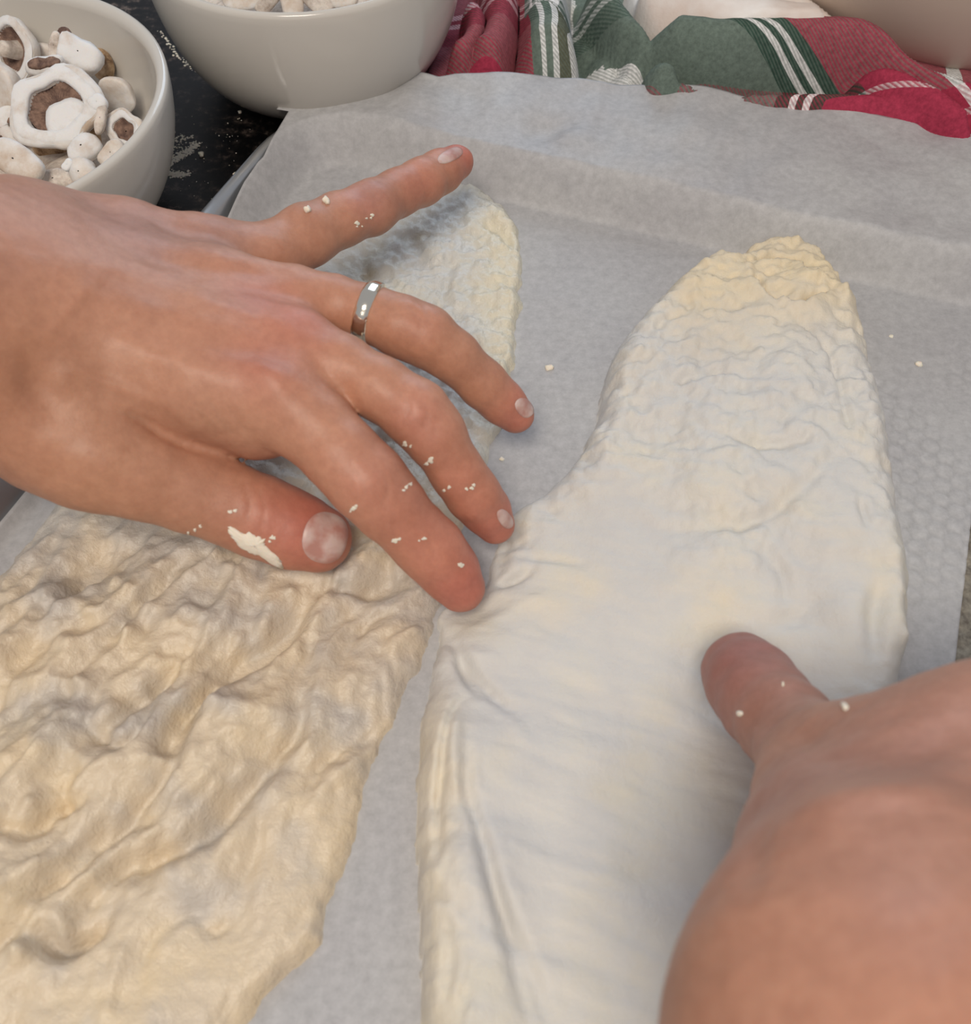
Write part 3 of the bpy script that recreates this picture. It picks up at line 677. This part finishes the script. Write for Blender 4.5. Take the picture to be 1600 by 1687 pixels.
reds_shades = [(tip3(pinky[-1]), .009, RED, .9), (tip3(ringf[-1]), .009, RED, .75), (tip3(middle[-1]), .010, RED, .8), (tip3(index[-1]), .012, RED, .85), (tip3(thumb[-1]), .014, RED, .85),
    (P(428, 600, .066), .010, RED, .45), (P(500, 525, .064), .009, RED, .45), (P(430, 490, .064), .010, RED, .4), (P(700, 520, .06), .006, PINK, .6), (P(605, 790, .056), .010, PINK, .4), (P(600, 330, .05), .007, PINK, .6), (P(690, 690, .056), .009, PINK, .5), (P(690, 880, .04), .014, RED, .3), (P(770, 800, .04), .012, RED, .3), (P(700, 300, .045), .012, RED, .35),
    (P(60, 600, .08), .018, (.38, .185, .10), .5), (P(130, 780, .065), .02, (.44, .24, .13), .4), (P(250, 385, .07), .016, MAUVE_SHADE, .6), (P(130, 360, .07), .014, MAUVE_SHADE, .5), (P(370, 395, .06), .012, MAUVE_SHADE, .5), (P(610, 318, .05), .006, MAUVE_SHADE, .6), (P(520, 350, .05), .006, MAUVE_SHADE, .5), (P(440, 860, .04), .010, RED, .35), (P(350, 700, .06), .016, (.50, .28, .19), .5)]  # mauve entries paint shade along the upper edge of the hand and pinky
FL = Field((-.285, .075, -.002), (.03, .335, .145), .00085)
palm_end = palm
hand, bvL = build_hand('hand_skin', FL, palm, [(pinky, .0045), (ringf, .0045), (middle, .0045), (index, .0055), (thumb, .0045)], 0, grooves, bumps, reds_shades, BASE, SKIN, LH)
nails = [(oval(536, 886, 40, 46, 15), .0002, .0004), (oval(742, 256, 24, 11, -24), .0002, .0003), (oval(864, 672, 14, 19, -38), .0002, .0003), (oval(832, 855, 11, 19, -32), .0002, .0003)]
for i, (ol, off, dm) in enumerate(nails):
    nl = patch('fingernail', bvL, ol, NAIL, LH, off=off, dome=dm, thick=.0004)
    if i == 0: nl['label'] = 'wide thumbnail smudged with flour'
for k, ol in enumerate([[(368, 868), (380, 868), (396, 876), (414, 878), (428, 880), (440, 884), (436, 892), (446, 900), (452, 912), (464, 924), (470, 934), (450, 934), (425, 922), (398, 908), (384, 894), (374, 880)],
    [(308, 868), (318, 866), (328, 872), (332, 880), (318, 878)], [(700, 750), (712, 752), (722, 760), (712, 768), (702, 760)], [(652, 722), (668, 724), (680, 734), (668, 738)],
    [(664, 800), (670, 796), (674, 802), (668, 808)], [(578, 832), (584, 834), (586, 840), (580, 840)], [(640, 880), (650, 884), (662, 898), (652, 900)], [(690, 880), (700, 886), (704, 894), (694, 892)], [(604, 352), (616, 346), (622, 352), (610, 362)], [(582, 366), (592, 362), (594, 368), (584, 372)],
    [(752, 924), (760, 928), (766, 936), (756, 936)], [(440, 876), (452, 880), (456, 892), (446, 892)], [(384, 838), (390, 836), (392, 842), (386, 845)], [(735, 800), (741, 798), (744, 804), (738, 808)], [(775, 800), (780, 802), (780, 808), (774, 806)]]):
    
    if k == 0: patch('dough_smear', bvL, ol, FLOURM, LH, off=.0003, dome=.0005, wob=.2, rough=.0002)
    else:
        c_ = np.mean(ol, 0); rd_ = random.Random(k)
        for q in range(3):
            rr_ = rd_.uniform(2.0, 5.0) if q else rd_.uniform(4, 7); x_, y_ = c_[0]+rd_.uniform(-11, 11)*(q > 0), c_[1]+rd_.uniform(-7, 7)*(q > 0)
            patch('dough_smear', bvL, [(x_+rr_*rd_.uniform(.4, 1.4)*math.cos(t_), y_+rr_*rd_.uniform(.3, 1.1)*math.sin(t_)) for t_ in np.linspace(0, 5.5, 7)], FLOURM, LH, off=.0002, dome=.0001, wob=.2, thick=.0002)
for (px, py, r) in ((507, 342, 6), (537, 326, 6), (540, 330, 4)):
    o_, d_ = ray(px, py+5); h, nn, _, _ = bvL.ray_cast(o_, d_)
    p = np.array(h) if h is not None else P(px, py+6, .055)
    rr = r*depth(p)/F; t = np.linspace(0, np.pi, 7); ph = np.linspace(0, 2*np.pi, 10, endpoint=False)
    T_, Ph = np.meshgrid(t, ph, indexing='ij'); R_ = rr*(1+.25*np.sin(3*Ph+px)*np.sin(T_*2))
    Vc = p+np.stack([R_*np.sin(T_)*np.cos(Ph), R_*np.sin(T_)*np.sin(Ph), R_*np.cos(T_)], -1).reshape(-1, 3)+np.array([0, 0, .0004])
    mesh('dough_crumb', Vc, gridfaces(7, 10, True), FLOURM, LH)
# ring
a0, a1 = ringf[1][0], ringf[3][0]; ax = (a1-a0)/np.linalg.norm(a1-a0); cr_ = ringf[2][0]+ax*(-.0002); rr = ringf[2][1]
e1 = np.cross(ax, [0, 0, 1]); e1 /= np.linalg.norm(e1); e2 = np.cross(e1, ax)
prf = [(-.0021, .00005), (-.0020, .0006), (-.0012, .00105), (0, .0012), (.0012, .00105), (.0020, .0006), (.0021, .00005), (.0012, -.0008), (-.0012, -.0008)]
nr_ = 42; Vr = []
for s_, o_ in prf:
    for i in range(nr_):
        t = 2*np.pi*i/nr_; k = rr*1.05+o_*(1+.12*math.sin(i*2.1)) ; k *= 1-.010*(i % 3 == 0)
        Vr.append(cr_+ax*s_+k*(np.cos(t)*e1+np.sin(t)*e2))
Vr += Vr[:nr_]
rg = mesh('ring', Vr, gridfaces(len(prf)+1, nr_, True), RINGM, LH); rg['label'] = 'faceted silver wedding band'

# ---- other hand, close to the lens
thumb2 = [J(1400, 1310, .066, 110), J(1335, 1245, .052, 84), J(1295, 1195, .042, 76), J(1262, 1160, .034, 74), J(1240, 1130, .028, 72), J(1222, 1108, .023, 67)]
palm2 = [
    ([J(1390, 1300, .064, 92), J(1440, 1420, .078, 150), J(1530, 1640, .098, 270)], .012, None),
    ([J(1345, 1340, .066, 80), J(1390, 1470, .080, 130), J(1440, 1640, .096, 235)], .012, None),
    ([J(1420, 1290, .066, 90), J(1520, 1280, .074, 110), J(1640, 1230, .078, 130)], .012, None),
    ([J(1560, 1420, .086, 190), J(1680, 1330, .082, 170), J(1780, 1290, .078, 140)], .012, None),
    ([J(1600, 1560, .088, 200), J(1800, 1450, .084, 190), J(1900, 1400, .078, 150)], .012, None),
    ([J(1500, 1640, .100, 270), J(1480, 1800, .108, 360)], .015, None)]
wr = P(1500, 1700, .106)
fa0 = J(1500, 1720, .102, 300)
fa1 = (fa0[0]+np.array([-.006, -.10, .022]), .030); fa2 = (fa0[0]+np.array([-.01, -.20, .04]), .040)
palm2.append(([fa0, fa1, fa2], .015, None))
def fing(mp, px, py, ln, r):
    b, _ = J(px, py, mp, 10); d = np.array([.80, .55, 0]); d /= np.linalg.norm(d)
    p1 = b+d*ln*.45+np.array([0, 0, -.008]); p2 = p1+d*ln*.27+np.array([0, 0, -.022]); p3 = p2+d*ln*.12+np.array([0, 0, -.020])
    return [(b, r*1.15), (p1, r), (p2, r*.93), (p3, r*.8)]
fingers2 = [(thumb2, .010), (fing(.078, 1650, 1230, .062, .0095), .006), (fing(.078, 1790, 1300, .066, .0095), .006), (fing(.076, 1890, 1380, .062, .009), .006), (fing(.073, 1960, 1470, .05, .008), .006)]
RH = tag(empty('hand', P(1450, 1400, .05)), 'right hand pressing its thumb into the white dough, forearm blurred close to the lens', 'hand')
gr2 = [([(1240, 1230), (1300, 1210), (1350, 1235), (1420, 1240), (1520, 1235), (1600, 1190)], 34, -.0016), ([(1235, 1060), (1262, 1075)], 5, -.0003), ([(1190, 1130), (1176, 1150)], 5, -.0003), ([(1250, 1300), (1245, 1380), (1230, 1460)], 26, -.0010), ([(1230, 1180), (1260, 1195), (1300, 1180)], 5, -.0003)]
bp2 = [(1480, 1300, 120, 30, -12, .0012), (1360, 1330, 60, 50, 0, .0008), (1205, 1085, 20, 18, 0, .0003)]
reds_shades2 = [(tip3(thumb2[-1]), .016, (.30, .12, .11), .95), (thumb2[3][0], .018, (.32, .145, .13), .85), (thumb2[1][0], .016, (.34, .175, .15), .6), (P(1560, 1250, .095), .022, (.40, .21, .165), .5), (P(1250, 1330, .09), .02, (.36, .19, .16), .6), (P(1480, 1420, .11), .03, (.56, .27, .185), .5)]  # thumb, web and left edge coloured darker as painted shade, plus some redness
V_all = np.array([j[0] for c in palm2 for j in c[0]]+[j[0] for c, _ in fingers2 for j in c])
FR = Field(V_all.min(0)-.052, V_all.max(0)+.052, .0013)
hand2, bvR = build_hand('hand_skin', FR, palm2, fingers2, 0, gr2, bp2, reds_shades2, BASE, SKIN, RH)
for ol in ([(1384, 1160), (1396, 1160), (1400, 1168), (1390, 1172)], [(1214, 1174), (1222, 1170), (1226, 1178), (1218, 1182)], [(1288, 1126), (1293, 1127), (1292, 1131), (1288, 1131)]):
    patch('dough_smear', bvR, ol, FLOURM, RH, off=.0004, dome=.0004, wob=.1)

# ------------------------------------------------------------------ bowls
def lathe(name, prof, c, m, parent=None, seg=96, tilt=None, col=None):
    t = np.linspace(0, 2*np.pi, seg, endpoint=False); V = []
    for r, z in prof: V.append(np.stack([r*np.cos(t), r*np.sin(t), np.full(seg, z)], 1))
    V = np.concatenate(V)
    if tilt is not None: V = V @ tilt.T
    return mesh(name, V+np.array(c), gridfaces(len(prof), seg, True), m, parent)
def bowl(label, c, R, Hh, foot, power, group):
    root = tag(empty('bowl', (c[0], c[1], 0)), label, 'bowl', group); th = .0042
    pr = [(0.0005, .003), (foot*.8, .003), (foot*.86, 0), (foot, 0), (foot*1.03, .003)]
    for t in np.linspace(0.05, 1, 22): pr.append((foot*1.03+(R-foot*1.03)*(1-(1-t)**power)**(1/power), .003+(Hh-.003)*t**1.0))
    pr += [(R-.0003, Hh+.0012), (R-.0015, Hh+.0020), (R-.003, Hh+.0012)]
    for t in np.linspace(1, 0.05, 20): pr.append((max(.001, foot*1.0+(R-foot*1.0)*(1-(1-t)**power)**(1/power)-th), .0075+(Hh-.0075)*t))
    pr += [(foot*.7, .0078), (.0005, .0072)]
    lathe('bowl_body', pr, (c[0], c[1], 0), CERAM, root)
    return root
# circle fitted to the rim of each bowl
pts = [(175, 0), (225, 45), (262, 100), (277, 150), (262, 200), (225, 250), (180, 290), (100, 322)]
Z1 = .050
Q = np.array([P(a, b, Z1)[:2] for a, b in pts]); A_ = np.c_[2*Q, np.ones(len(Q))]; s_ = np.linalg.lstsq(A_, (Q**2).sum(1), rcond=None)[0]
C1 = s_[:2]; R1 = math.sqrt(s_[2]+s_[0]**2+s_[1]**2)
bowl('white ceramic bowl of torn mushrooms, beside the forearm', C1, R1, Z1, R1*.52, 2.0, 'white ceramic bowls')
Z2 = .056; c2 = P(497, -112, Z2); R2 = 268*depth(c2)/F
C2 = c2[:2]
bowl('larger white ceramic bowl behind the paper corner, filled with sliced food', C2, R2, Z2, R2*.52, 2.0, 'white ceramic bowls')

# ------------------------------------------------------------------ mushrooms
def basis(nv, roll=0):
    n_ = np.array(nv, float); n_ /= np.linalg.norm(n_); a = np.cross([0, 0, 1], n_)
    if np.linalg.norm(a) < 1e-3: a = np.array([1., 0, 0])
    a /= np.linalg.norm(a); b = np.cross(n_, a); c, s = math.cos(roll), math.sin(roll)
    a2 = a*c+b*s; b2 = np.cross(n_, a2); return np.stack([a2, b2, n_], 1)
def lump(V, amp, sc, seed):
    n_ = perlin3(V*sc, seed); c = V.mean(0); d = V-c; d = d/(np.linalg.norm(d, axis=1)[:, None]+1e-9); return V+d*(amp*n_)[:, None]
MG = 'torn mushroom pieces in the bowl'
def rings(prof, seg=30, wob=0, seed=0):
    t = np.linspace(0, 2*np.pi, seg, endpoint=False); w = 1+wob*np.sin(t*2+seed)+wob*.6*np.sin(t*5+seed*2)
    return np.concatenate([np.stack([r*w*np.cos(t), r*w*np.sin(t), np.full(seg, z)], 1) for r, z in prof])
def put(name, V, B, c, fs, m, par, seed, amp=.0008, sc=150):
    V = lump(np.array(V), amp, sc, seed); return mesh(name, V @ B.T+np.array(c), fs, m, par)
def mushroom(label, px, py, z, rpx, nrm_, skin=CAPM, depth_=.62, stem=True, gills=True, seed=0, roll=0, open_=.62, wob=.05, lip=None, so=(0, 0), sr=1.0, sh=1.0):
    """cap dome points away from nrm_, the gilled underside faces nrm_"""
    c = P(px, py, z); r = rpx*depth(c)/F; B = basis(nrm_, roll); root = tag(empty('mushroom', c), label, 'mushroom', MG)
    pr = [(.001*r, -depth_*r)]+[(r*math.sin(a), -depth_*r*math.cos(a)) for a in np.linspace(.15, math.pi/2, 10)]
    pr += [(r*.99, .06*r), (r*.93, .12*r), (r*open_*1.12, .14*r), (r*open_, .08*r), (r*open_*.95, -.02*r)]
    if not gills: pr = pr[:-4]+[(r*.9, .12*r), (r*.5, .1*r), (.001*r, .05*r)]
    put('cap', rings(pr, 34, wob, seed), B, c, gridfaces(len(pr), 34, True), skin, root, seed, amp=.0007)
    if lip:
        pl_ = [(r*.97, .09*r), (r*.8, .17*r), (r*open_*1.04, .17*r), (r*open_*.97, .10*r), (r*open_*1.0, .04*r)]
        put('cap_underside', rings(pl_, 34, wob, seed), B, c, gridfaces(len(pl_), 34, True), FLESH, root, seed+1, amp=.0006)
    if gills:
        seg = 80; t = np.linspace(0, 2*np.pi, seg, endpoint=False); V = []
        for q, zz in ((open_*1.05, .03), (open_*.8, -.10), (open_*.55, -.16), (.05, -.14)):
            k = np.where(np.arange(seg) % 2, .035, -.02)*r; V.append(np.stack([r*q*np.cos(t), r*q*np.sin(t), zz*r+k*(q > .1)], 1))
        put('gills', np.concatenate(V), B, c, gridfaces(4, seg, True), GILL, root, seed, amp=.0004)
    if stem:
        ps = [(.30*r*sr, -.18*r), (.27*r*sr, .05*r*sh), (.25*r*sr, .3*r*sh), (.25*r*sr, .42*r*sh), (.18*r*sr, .47*r*sh), (.001*r, .48*r*sh)]
        put('stem', rings(ps, 20, .06, seed)+np.array([so[0]*r, so[1]*r, 0]), B, c, gridfaces(len(ps), 20, True), STEMM if stem == 1 else FLESH, root, seed+3, amp=.0008)
    return root
def slice_piece(label, px, py, z, rpx, nrm_, roll, thick=.35, seed=0, name='mushroom_slice', dark=True):
    """slice through cap and stem: the familiar outline with its gill notches"""
    c = P(px, py, z); r = rpx*depth(c)/F; B = basis(nrm_, roll); root = tag(empty(name, c), label, 'mushroom', MG)
    ol = [(math.cos(a)*1.0, math.sin(a)*.72) for a in np.linspace(-.25, math.pi+.25, 17)]
    ol += [(-.72, -.26), (-.50, -.02), (-.26, .05), (-.22, -.35), (-.26, -.62), (.22, -.64), (.20, -.3), (.26, .05), (.52, -.02), (.74, -.26)]
    ol = smooth_poly(np.array(ol), 1)*r; m = len(ol); th = thick*r; V = []
    cc = np.array([0, .18*r])
    for (f, z_) in ((.02, th*.52), (.5, th*.55), (.92, th*.5), (1.0, th*.35), (1.0, -th*.35), (.92, -th*.5), (.5, -th*.52), (.02, -th*.5)):
        for p in ol: q = cc+(p-cc)*f; V.append((q[0], q[1], z_))
    put('flesh', V, B, c, gridfaces(8, m, True), FLESH, root, seed, amp=.0009)
    if dark:
        for sg in (-1, 1):
            pl = [(.001, 0), (.10, 0), (.14, -.02), (.14, -.12)]
            V = rings([(a*r*1.25, (b+.08)*r*.5+th*.5) for a, b in pl], 14, .1, seed)+np.array([sg*.44*r, .02*r, 0]); V[:, 1] = .02*r+(V[:, 1]-.02*r)*.55
            put('gills', V, B, c, gridfaces(4, 14, True), GILL, root, seed, amp=.0004)
    return root
def chunk(label, px, py, z, rx, ry, rz, nrm_, roll, m, seed, name='mushroom_piece', amp=.25):
    c = P(px, py, z); k = depth(c)/F; B = basis(nrm_, roll); nt2, npn = 14, 22
    T_, Ph = np.meshgrid(np.linspace(.01, np.pi-.01, nt2), np.linspace(0, 2*np.pi, npn, endpoint=False), indexing='ij')
    sg = lambda v, e: np.sign(v)*np.abs(v)**e
    V = np.stack([rx*k*sg(np.sin(T_), .7)*sg(np.cos(Ph), .75), ry*k*sg(np.sin(T_), .7)*sg(np.sin(Ph), .75), rz*k*sg(np.cos(T_), .6)], -1).reshape(-1, 3)
    V = lump(V, amp*min(rx, ry)*k, 1/(k*min(rx, ry)*1.4), seed)
    o = mesh(name, V @ B.T+c, gridfaces(nt2, npn, True)[:, ::-1], m); return tag(o, label, 'mushroom', MG)
tc = -FW
def facing(dx, dy): # direction near the camera's, tilted in picture terms
    v = tc+np.array([1, 0, 0])*dx+UP*(-dy); return v/np.linalg.norm(v)
mushroom('mushroom with grey gills tipped up at the far left of the bowl', 22, 82, .038, 50, facing(-.55, .35), seed=3, open_=.68, stem=1, lip=1)
mushroom('smooth white mushroom cap against the left edge of the picture', -4, 148, .043, 46, facing(-.7, .8), gills=False, stem=False, seed=5, depth_=.85)
mushroom('large torn mushroom in the middle of the bowl, brown gills in a crescent', 92, 178, .042, 72, facing(.05, .0), seed=7, open_=.60, stem=2, depth_=.55, wob=.10, lip=1, so=(.26, -.26), sr=1.8, sh=.30)
mushroom('small brown freckled mushroom cap at the back of the bowl', 166, 107, .034, 24, facing(-.9, .5), skin=TAN, gills=False, stem=False, seed=9, depth_=.9)
mushroom('pinkish grey mushroom cap on the right side of the bowl', 192, 160, .034, 32, facing(-.3, 1.2), gills=False, stem=False, seed=11, depth_=.9)
wedge = chunk('white torn mushroom wedge with brown gills, behind the large one', 132, 87, .044, 36, 27, 18, facing(.1, .2), math.radians(-28), FLESH, 13, amp=.42)
flap = chunk('curled white torn flap lying against the large mushroom from behind', 76, 110, .045, 33, 14, 12, facing(0, 0), math.radians(12), FLESH, 14, amp=.5)
for par_, px_, py_, a_, b_, r_ in ((wedge, 106, 63, 11, 17, -.3), (flap, 72, 104, 24, 8, .15)):
    g_ = chunk('', px_, py_, .0470, a_*1.1, b_*1.1, 6, facing(0, 0), r_, GILL, 40, name='gills', amp=.6); del g_['category'], g_['group']; g_.parent = par_
mushroom('upside-down torn mushroom with dark gills by the bowl wall', 205, 215, .036, 34, facing(-.25, .1), seed=15, open_=.55, stem=False, wob=.12, lip=1)
chunk('thick white mushroom slab lying by the forearm', 28, 266, .044, 47, 27, 16, facing(0, 0), math.radians(-30), CAPM, 17, amp=.12)
chunk('pale mushroom chunk below the large mushroom by the bowl rim', 136, 284, .040, 24, 21, 16, facing(0, .2), .3, CAPM, 19)
chunk('grey mushroom scrap at the near side of the bowl', 92, 296, .036, 34, 18, 12, facing(0, .1), .1, STEMM, 21)
chunk('bright torn shred right of the large mushroom', 161, 170, .043, 15, 14, 9, facing(.1, 0), .4, FLESH, 23)
chunk('curled mushroom stem standing between two caps', 166, 197, .040, 9, 26, 9, facing(.2, 0), math.radians(-25), STEMM, 25)
chunk('brownish mushroom stem stub at the back', 91, 76, .046, 9, 23, 8, facing(0, .2), math.radians(-12), STEMM, 27)
chunk('pink-tinged flesh piece under the large mushroom', 140, 245, .034, 30, 22, 14, facing(0, 0), .5, FLESH, 29)
chunk('pale shred leaning on the near bowl wall', 185, 252, .034, 26, 14, 10, facing(0, .2), math.radians(40), CAPM, 31)
chunk('little white curl of mushroom near the bottom of the bowl', 112, 272, .043, 11, 8, 6, facing(0, 0), .9, FLESH, 33)
slice_piece('mushroom slice buried at the left of the bowl', 10, 215, .034, 42, facing(.2, .3), .8, seed=35)
mushroom('hidden brown mushroom cap low in the middle of the bowl', 110, 235, .028, 60, facing(0, 1), skin=TAN, gills=False, stem=False, seed=37, depth_=.5)
mushroom('shaded mushroom cap low at the back left of the bowl', 70, 120, .028, 48, facing(0, 1), gills=False, stem=False, seed=39, depth_=.6)
for i, (px, py, r, w) in enumerate([(400, -4, 34, 0), (440, -6, 30, 1), (480, -3, 32, 0), (520, -5, 34, 1), (562, -5, 30, 0)]):
    c = chunk(['leftmost pale slice showing over the rim of the larger bowl', 'brownish slice second from the left over the rim of the larger bowl', 'pale slice in the middle of the row over the rim of the larger bowl', 'brown slice right of the middle over the rim of the larger bowl', 'rightmost pale slice showing over the rim of the larger bowl'][i], px, py, .046, r, r*.6, 8, facing(.2*math.sin(i), .25), i*.8, [CAPM, STEMM][w], 50+i, name='mushroom_piece', amp=.12)
    c['group'] = 'slices in the larger bowl'
for nm, C_, R_, zz in (('b1', C1, R1*.80, .024), ('b2', C2, R2*.84, .034)):   # packed bits filling each bowl below the pieces one can tell apart
    pr = [(.001, zz+.006), (R_*.5, zz+.004), (R_*.93, zz-.003)]
    t = np.linspace(0, 2*np.pi, 64, endpoint=False); V = []
    for r in np.linspace(.02, 1, 26):
        x = R_*r*np.cos(t); y = R_*r*np.sin(t); V.append(np.stack([C_[0]+x, C_[1]+y, zz+.004*(1-r)+.004*perlin(x*90, y*90, 7)], 1))
    o = mesh('mushroom_scraps', np.concatenate(V), gridfaces(26, 64, True), STEMM)
    tag(o, 'small mushroom scraps packed at the bottom of the %s white bowl' % ('nearer' if nm == 'b1' else 'larger'), 'mushroom scraps', kind='stuff')

# ------------------------------------------------------------------ towel, white cloth, beige bowl
def cloth(name, outline, zb, folds, mt, step=.0011, seed=0, base=.006, amp=.003, uvang=0., thick=.0012, uvw=.02):
    out = smooth_poly(np.array([P(a, b, zb)[:2] for a, b in outline]), 2)
    lo = out.min(0)-.003; hi = out.max(0)+.003; gx = np.arange(lo[0], hi[0], step); gy = np.arange(lo[1], hi[1], step)
    X, Y = np.meshgrid(gx, gy, indexing='ij'); d, _, _ = seg_dist(X, Y, out, True); ins = inside(X, Y, out); d = np.where(ins, d, -d)
    H = base+amp*fbm(X*28, Y*28, 3, seed)
    off = np.zeros(X.shape+(2,))
    for pts, w, h, z, sh in folds:
        p = catmull(np.array([P(a, b, z)[:2] for a, b in pts]), 5); dd, t, s = seg_dist(X, Y, p)
        q = np.clip(dd/w, 0, 1); pr = np.sqrt(1-q*q)*h*np.clip(np.sin(np.pi*np.clip(t, .04, .96))*2.2, 0, 1)
        H = smax(H, pr, .004) if h > 0 else H+h*np.exp(-(dd/w)**2)
        off += np.stack([sh*s*dd*np.exp(-(dd/(w*1.6))**2)*8, sh*t*.03*np.exp(-(dd/(w*1.6))**2)], -1)
    H = H+.0007*fbm(X*90, Y*90, 2, seed+4)
    H = H*sst((d+.001)/.006)+.0006
    keep = d > -step; idx = -np.ones(X.shape, int); idx[keep] = np.arange(keep.sum())
    ca, sa = math.cos(uvang), math.sin(uvang)
    wx = X+.033+uvw*perlin(X*14, Y*14, seed+9)+off[..., 0]*.3+H*.5; wy = Y+uvw*perlin(X*14, Y*14, seed+10)+off[..., 1]+H*.6
    uv = np.stack([wx*ca+wy*sa, -wx*sa+wy*ca, X+Y*.8+H*.5], -1)[keep]
    a, b, c, e = idx[:-1, :-1], idx[1:, :-1], idx[1:, 1:], idx[:-1, 1:]; ok = (a >= 0) & (b >= 0) & (c >= 0) & (e >= 0)
    o = mesh(name, np.stack([X[keep], Y[keep], H[keep]], 1), np.stack([a[ok], b[ok], c[ok], e[ok]], 1), mt, uv=uv)
    m_ = o.modifiers.new('thick', 'SOLIDIFY'); m_.thickness = thick; m_.offset = 1
    return o
tw = cloth('dish_towel', [(668, 150), (698, 90), (722, 30), (745, -40), (775, -120), (1030, -130), (1060, -10), (1090, 50), (1200, 50), (1400, 44), (1480, 40), (1640, 90), (1900, 260), (1900, 420), (1650, 290), (1500, 240), (1300, 205), (1000, 175), (760, 160)], .012,
    [([(1010, 60), (1080, 78), (1180, 92), (1300, 88), (1400, 92), (1470, 130), (1560, 172), (1700, 240)], .012, .034, .022, .8),
     ([(1000, 90), (1080, 140), (1180, 175), (1300, 185), (1450, 190), (1600, 235)], .007, .020, .015, -.5),
     ([(965, -20), (1010, 40), (1060, 100), (1120, 180)], .006, .026, .018, .6),
     ([(900, -120), (890, -30), (895, 60), (905, 140)], .013, .028, .016, .5),
     ([(810, -60), (830, 20), (820, 90), (760, 130)], .009, .024, .014, -.6),
     ([(770, 20), (785, 50), (775, 85), (740, 110)], .005, .022, .016, .5),
     ([(935, 0), (950, 60), (1000, 130)], .005, -.007, .014, .2), ([(860, -60), (862, 20), (850, 110)], .005, -.008, .014, .2), ([(1030, 110), (1100, 150), (1250, 205)], .003, -.008, .012, .1), ([(1060, 132), (1180, 150), (1300, 142), (1420, 150), (1520, 190), (1600, 235)], .0045, -.016, .014, .1)],
    PLAID, seed=3, uvang=0, uvw=.012)
tag(tw, 'crumpled red, green and white plaid dish towel behind the parchment', 'towel')
wc = cloth('cotton_cloth', [(1040, -20), (1075, 30), (1150, 52), (1230, 60), (1330, 62), (1430, 60), (1420, 0), (1300, -80), (1150, -140), (1030, -110)], .03,
    [([(1070, -60), (1150, -10), (1250, 35), (1330, 50), (1400, 40)], .024, .036, .03, .2), ([(1100, -110), (1250, -60)], .03, .045, .03, .1)], WHITECLOTH, seed=13, base=.02)
tag(wc, 'white cotton cloth bunched up behind the plaid towel', 'cloth')
cb = P(1580, 15, 0.03); Rb = .098
mb = tag(empty('mixing_bowl', (cb[0], cb[1], 0)), 'large smooth beige mixing bowl at the top right, out of focus', 'bowl')
cb = np.array([.212, .468, 0])
pr = [(.001, .002), (.078, 0), (.084, .003)]+[(.084+.034*math.sin(a), .003+.118*(1-math.cos(a))) for a in np.linspace(.12, math.pi/2, 20)]
pr += [(.1225, .124), (.1225, .128), (.116, .128), (.114, .12)]+[(.079+.034*math.sin(a), .008+.112*(1-math.cos(a))) for a in np.linspace(math.pi/2, .1, 14)]+[(.001, .008)]
mb.location = cb
lathe('bowl_body', pr, cb, BEIGE, mb)

# ------------------------------------------------------------------ flour on the counter, crumbs
def crumb(px, py, z, r, label, seed, group):
    c = P(px, py, z); k = r*depth(c)/F; T_, Ph = np.meshgrid(np.linspace(.02, np.pi-.02, 7), np.linspace(0, 2*np.pi, 9, endpoint=False), indexing='ij')
    V = np.stack([k*np.sin(T_)*np.cos(Ph), k*np.sin(T_)*np.sin(Ph), k*.6*np.cos(T_)+k*.5], -1).reshape(-1, 3); V = lump(V, k*.5, 1/k, seed)
    return tag(mesh('dough_crumb', V+c, gridfaces(7, 9, True)[:, ::-1], FLOURM), label, 'crumb', group)
for i, (px, py, r) in enumerate([(332, 256, 5), (388, 288, 4), (283, 218, 5), (396, 186, 3)]):
    crumb(px, py, 0, r, ['largest dough crumb on the black counter, between bowl and tray', 'dough crumb on the counter by the tray rim', 'dough crumb on the counter touching the mushroom bowl', 'tiny crumb on the counter by the paper corner'][i], i, 'crumbs on the counter')
for i, (px, py, r) in enumerate([(905, 608, 7), (828, 758, 5), (1468, 556, 4), (1514, 602, 6)]):
    crumb(px, py, .0026, r, ['pale crumb on the parchment between the two doughs, by the ring finger tip', 'tiny crumb on the parchment beside the middle finger', 'speck of dough on the parchment at the far right', 'larger speck of dough on the parchment at the far right'][i], 10+i, 'crumbs on the parchment')
V = []; fs = []; rs = np.random.RandomState(3)
def grain(x, y, r):
    b = len(V); V.extend([(x-r, y, 0), (x, y-r, 0), (x+r, y, 0), (x, y+r, 0), (x, y, r*.9)]); fs.extend([(b, b+1, b+4), (b+1, b+2, b+4), (b+2, b+3, b+4), (b+3, b, b+4)])
for pts, cnt, sp in (([(325, 236), (310, 250), (290, 262), (268, 275), (262, 282)], 420, .0010), ([(262, 278), (280, 286), (310, 288)], 240, .0009), ([(300, 225), (290, 245), (275, 258)], 110, .0025), ([(420, 180), (440, 186), (455, 188)], 25, .001), ([(270, 215), (285, 219)], 60, .0009), ([(262, 50), (290, 90), (325, 118)], 60, .0006)):
    q = resample(np.array([P(a, b, 0)[:2] for a, b in pts]), cnt)
    for p in q: grain(p[0]+rs.normal()*sp, p[1]+rs.normal()*sp, rs.uniform(.00015, .0006))
for _ in range(60):
    p = P(rs.uniform(280, 420), rs.uniform(190, 330), 0); grain(p[0], p[1], rs.uniform(.0001, .0003))
tag(mesh('spilled_flour', V, fs, FLOURM), 'streak of spilled flour on the black counter beside the mushroom bowl', 'flour', kind='stuff')
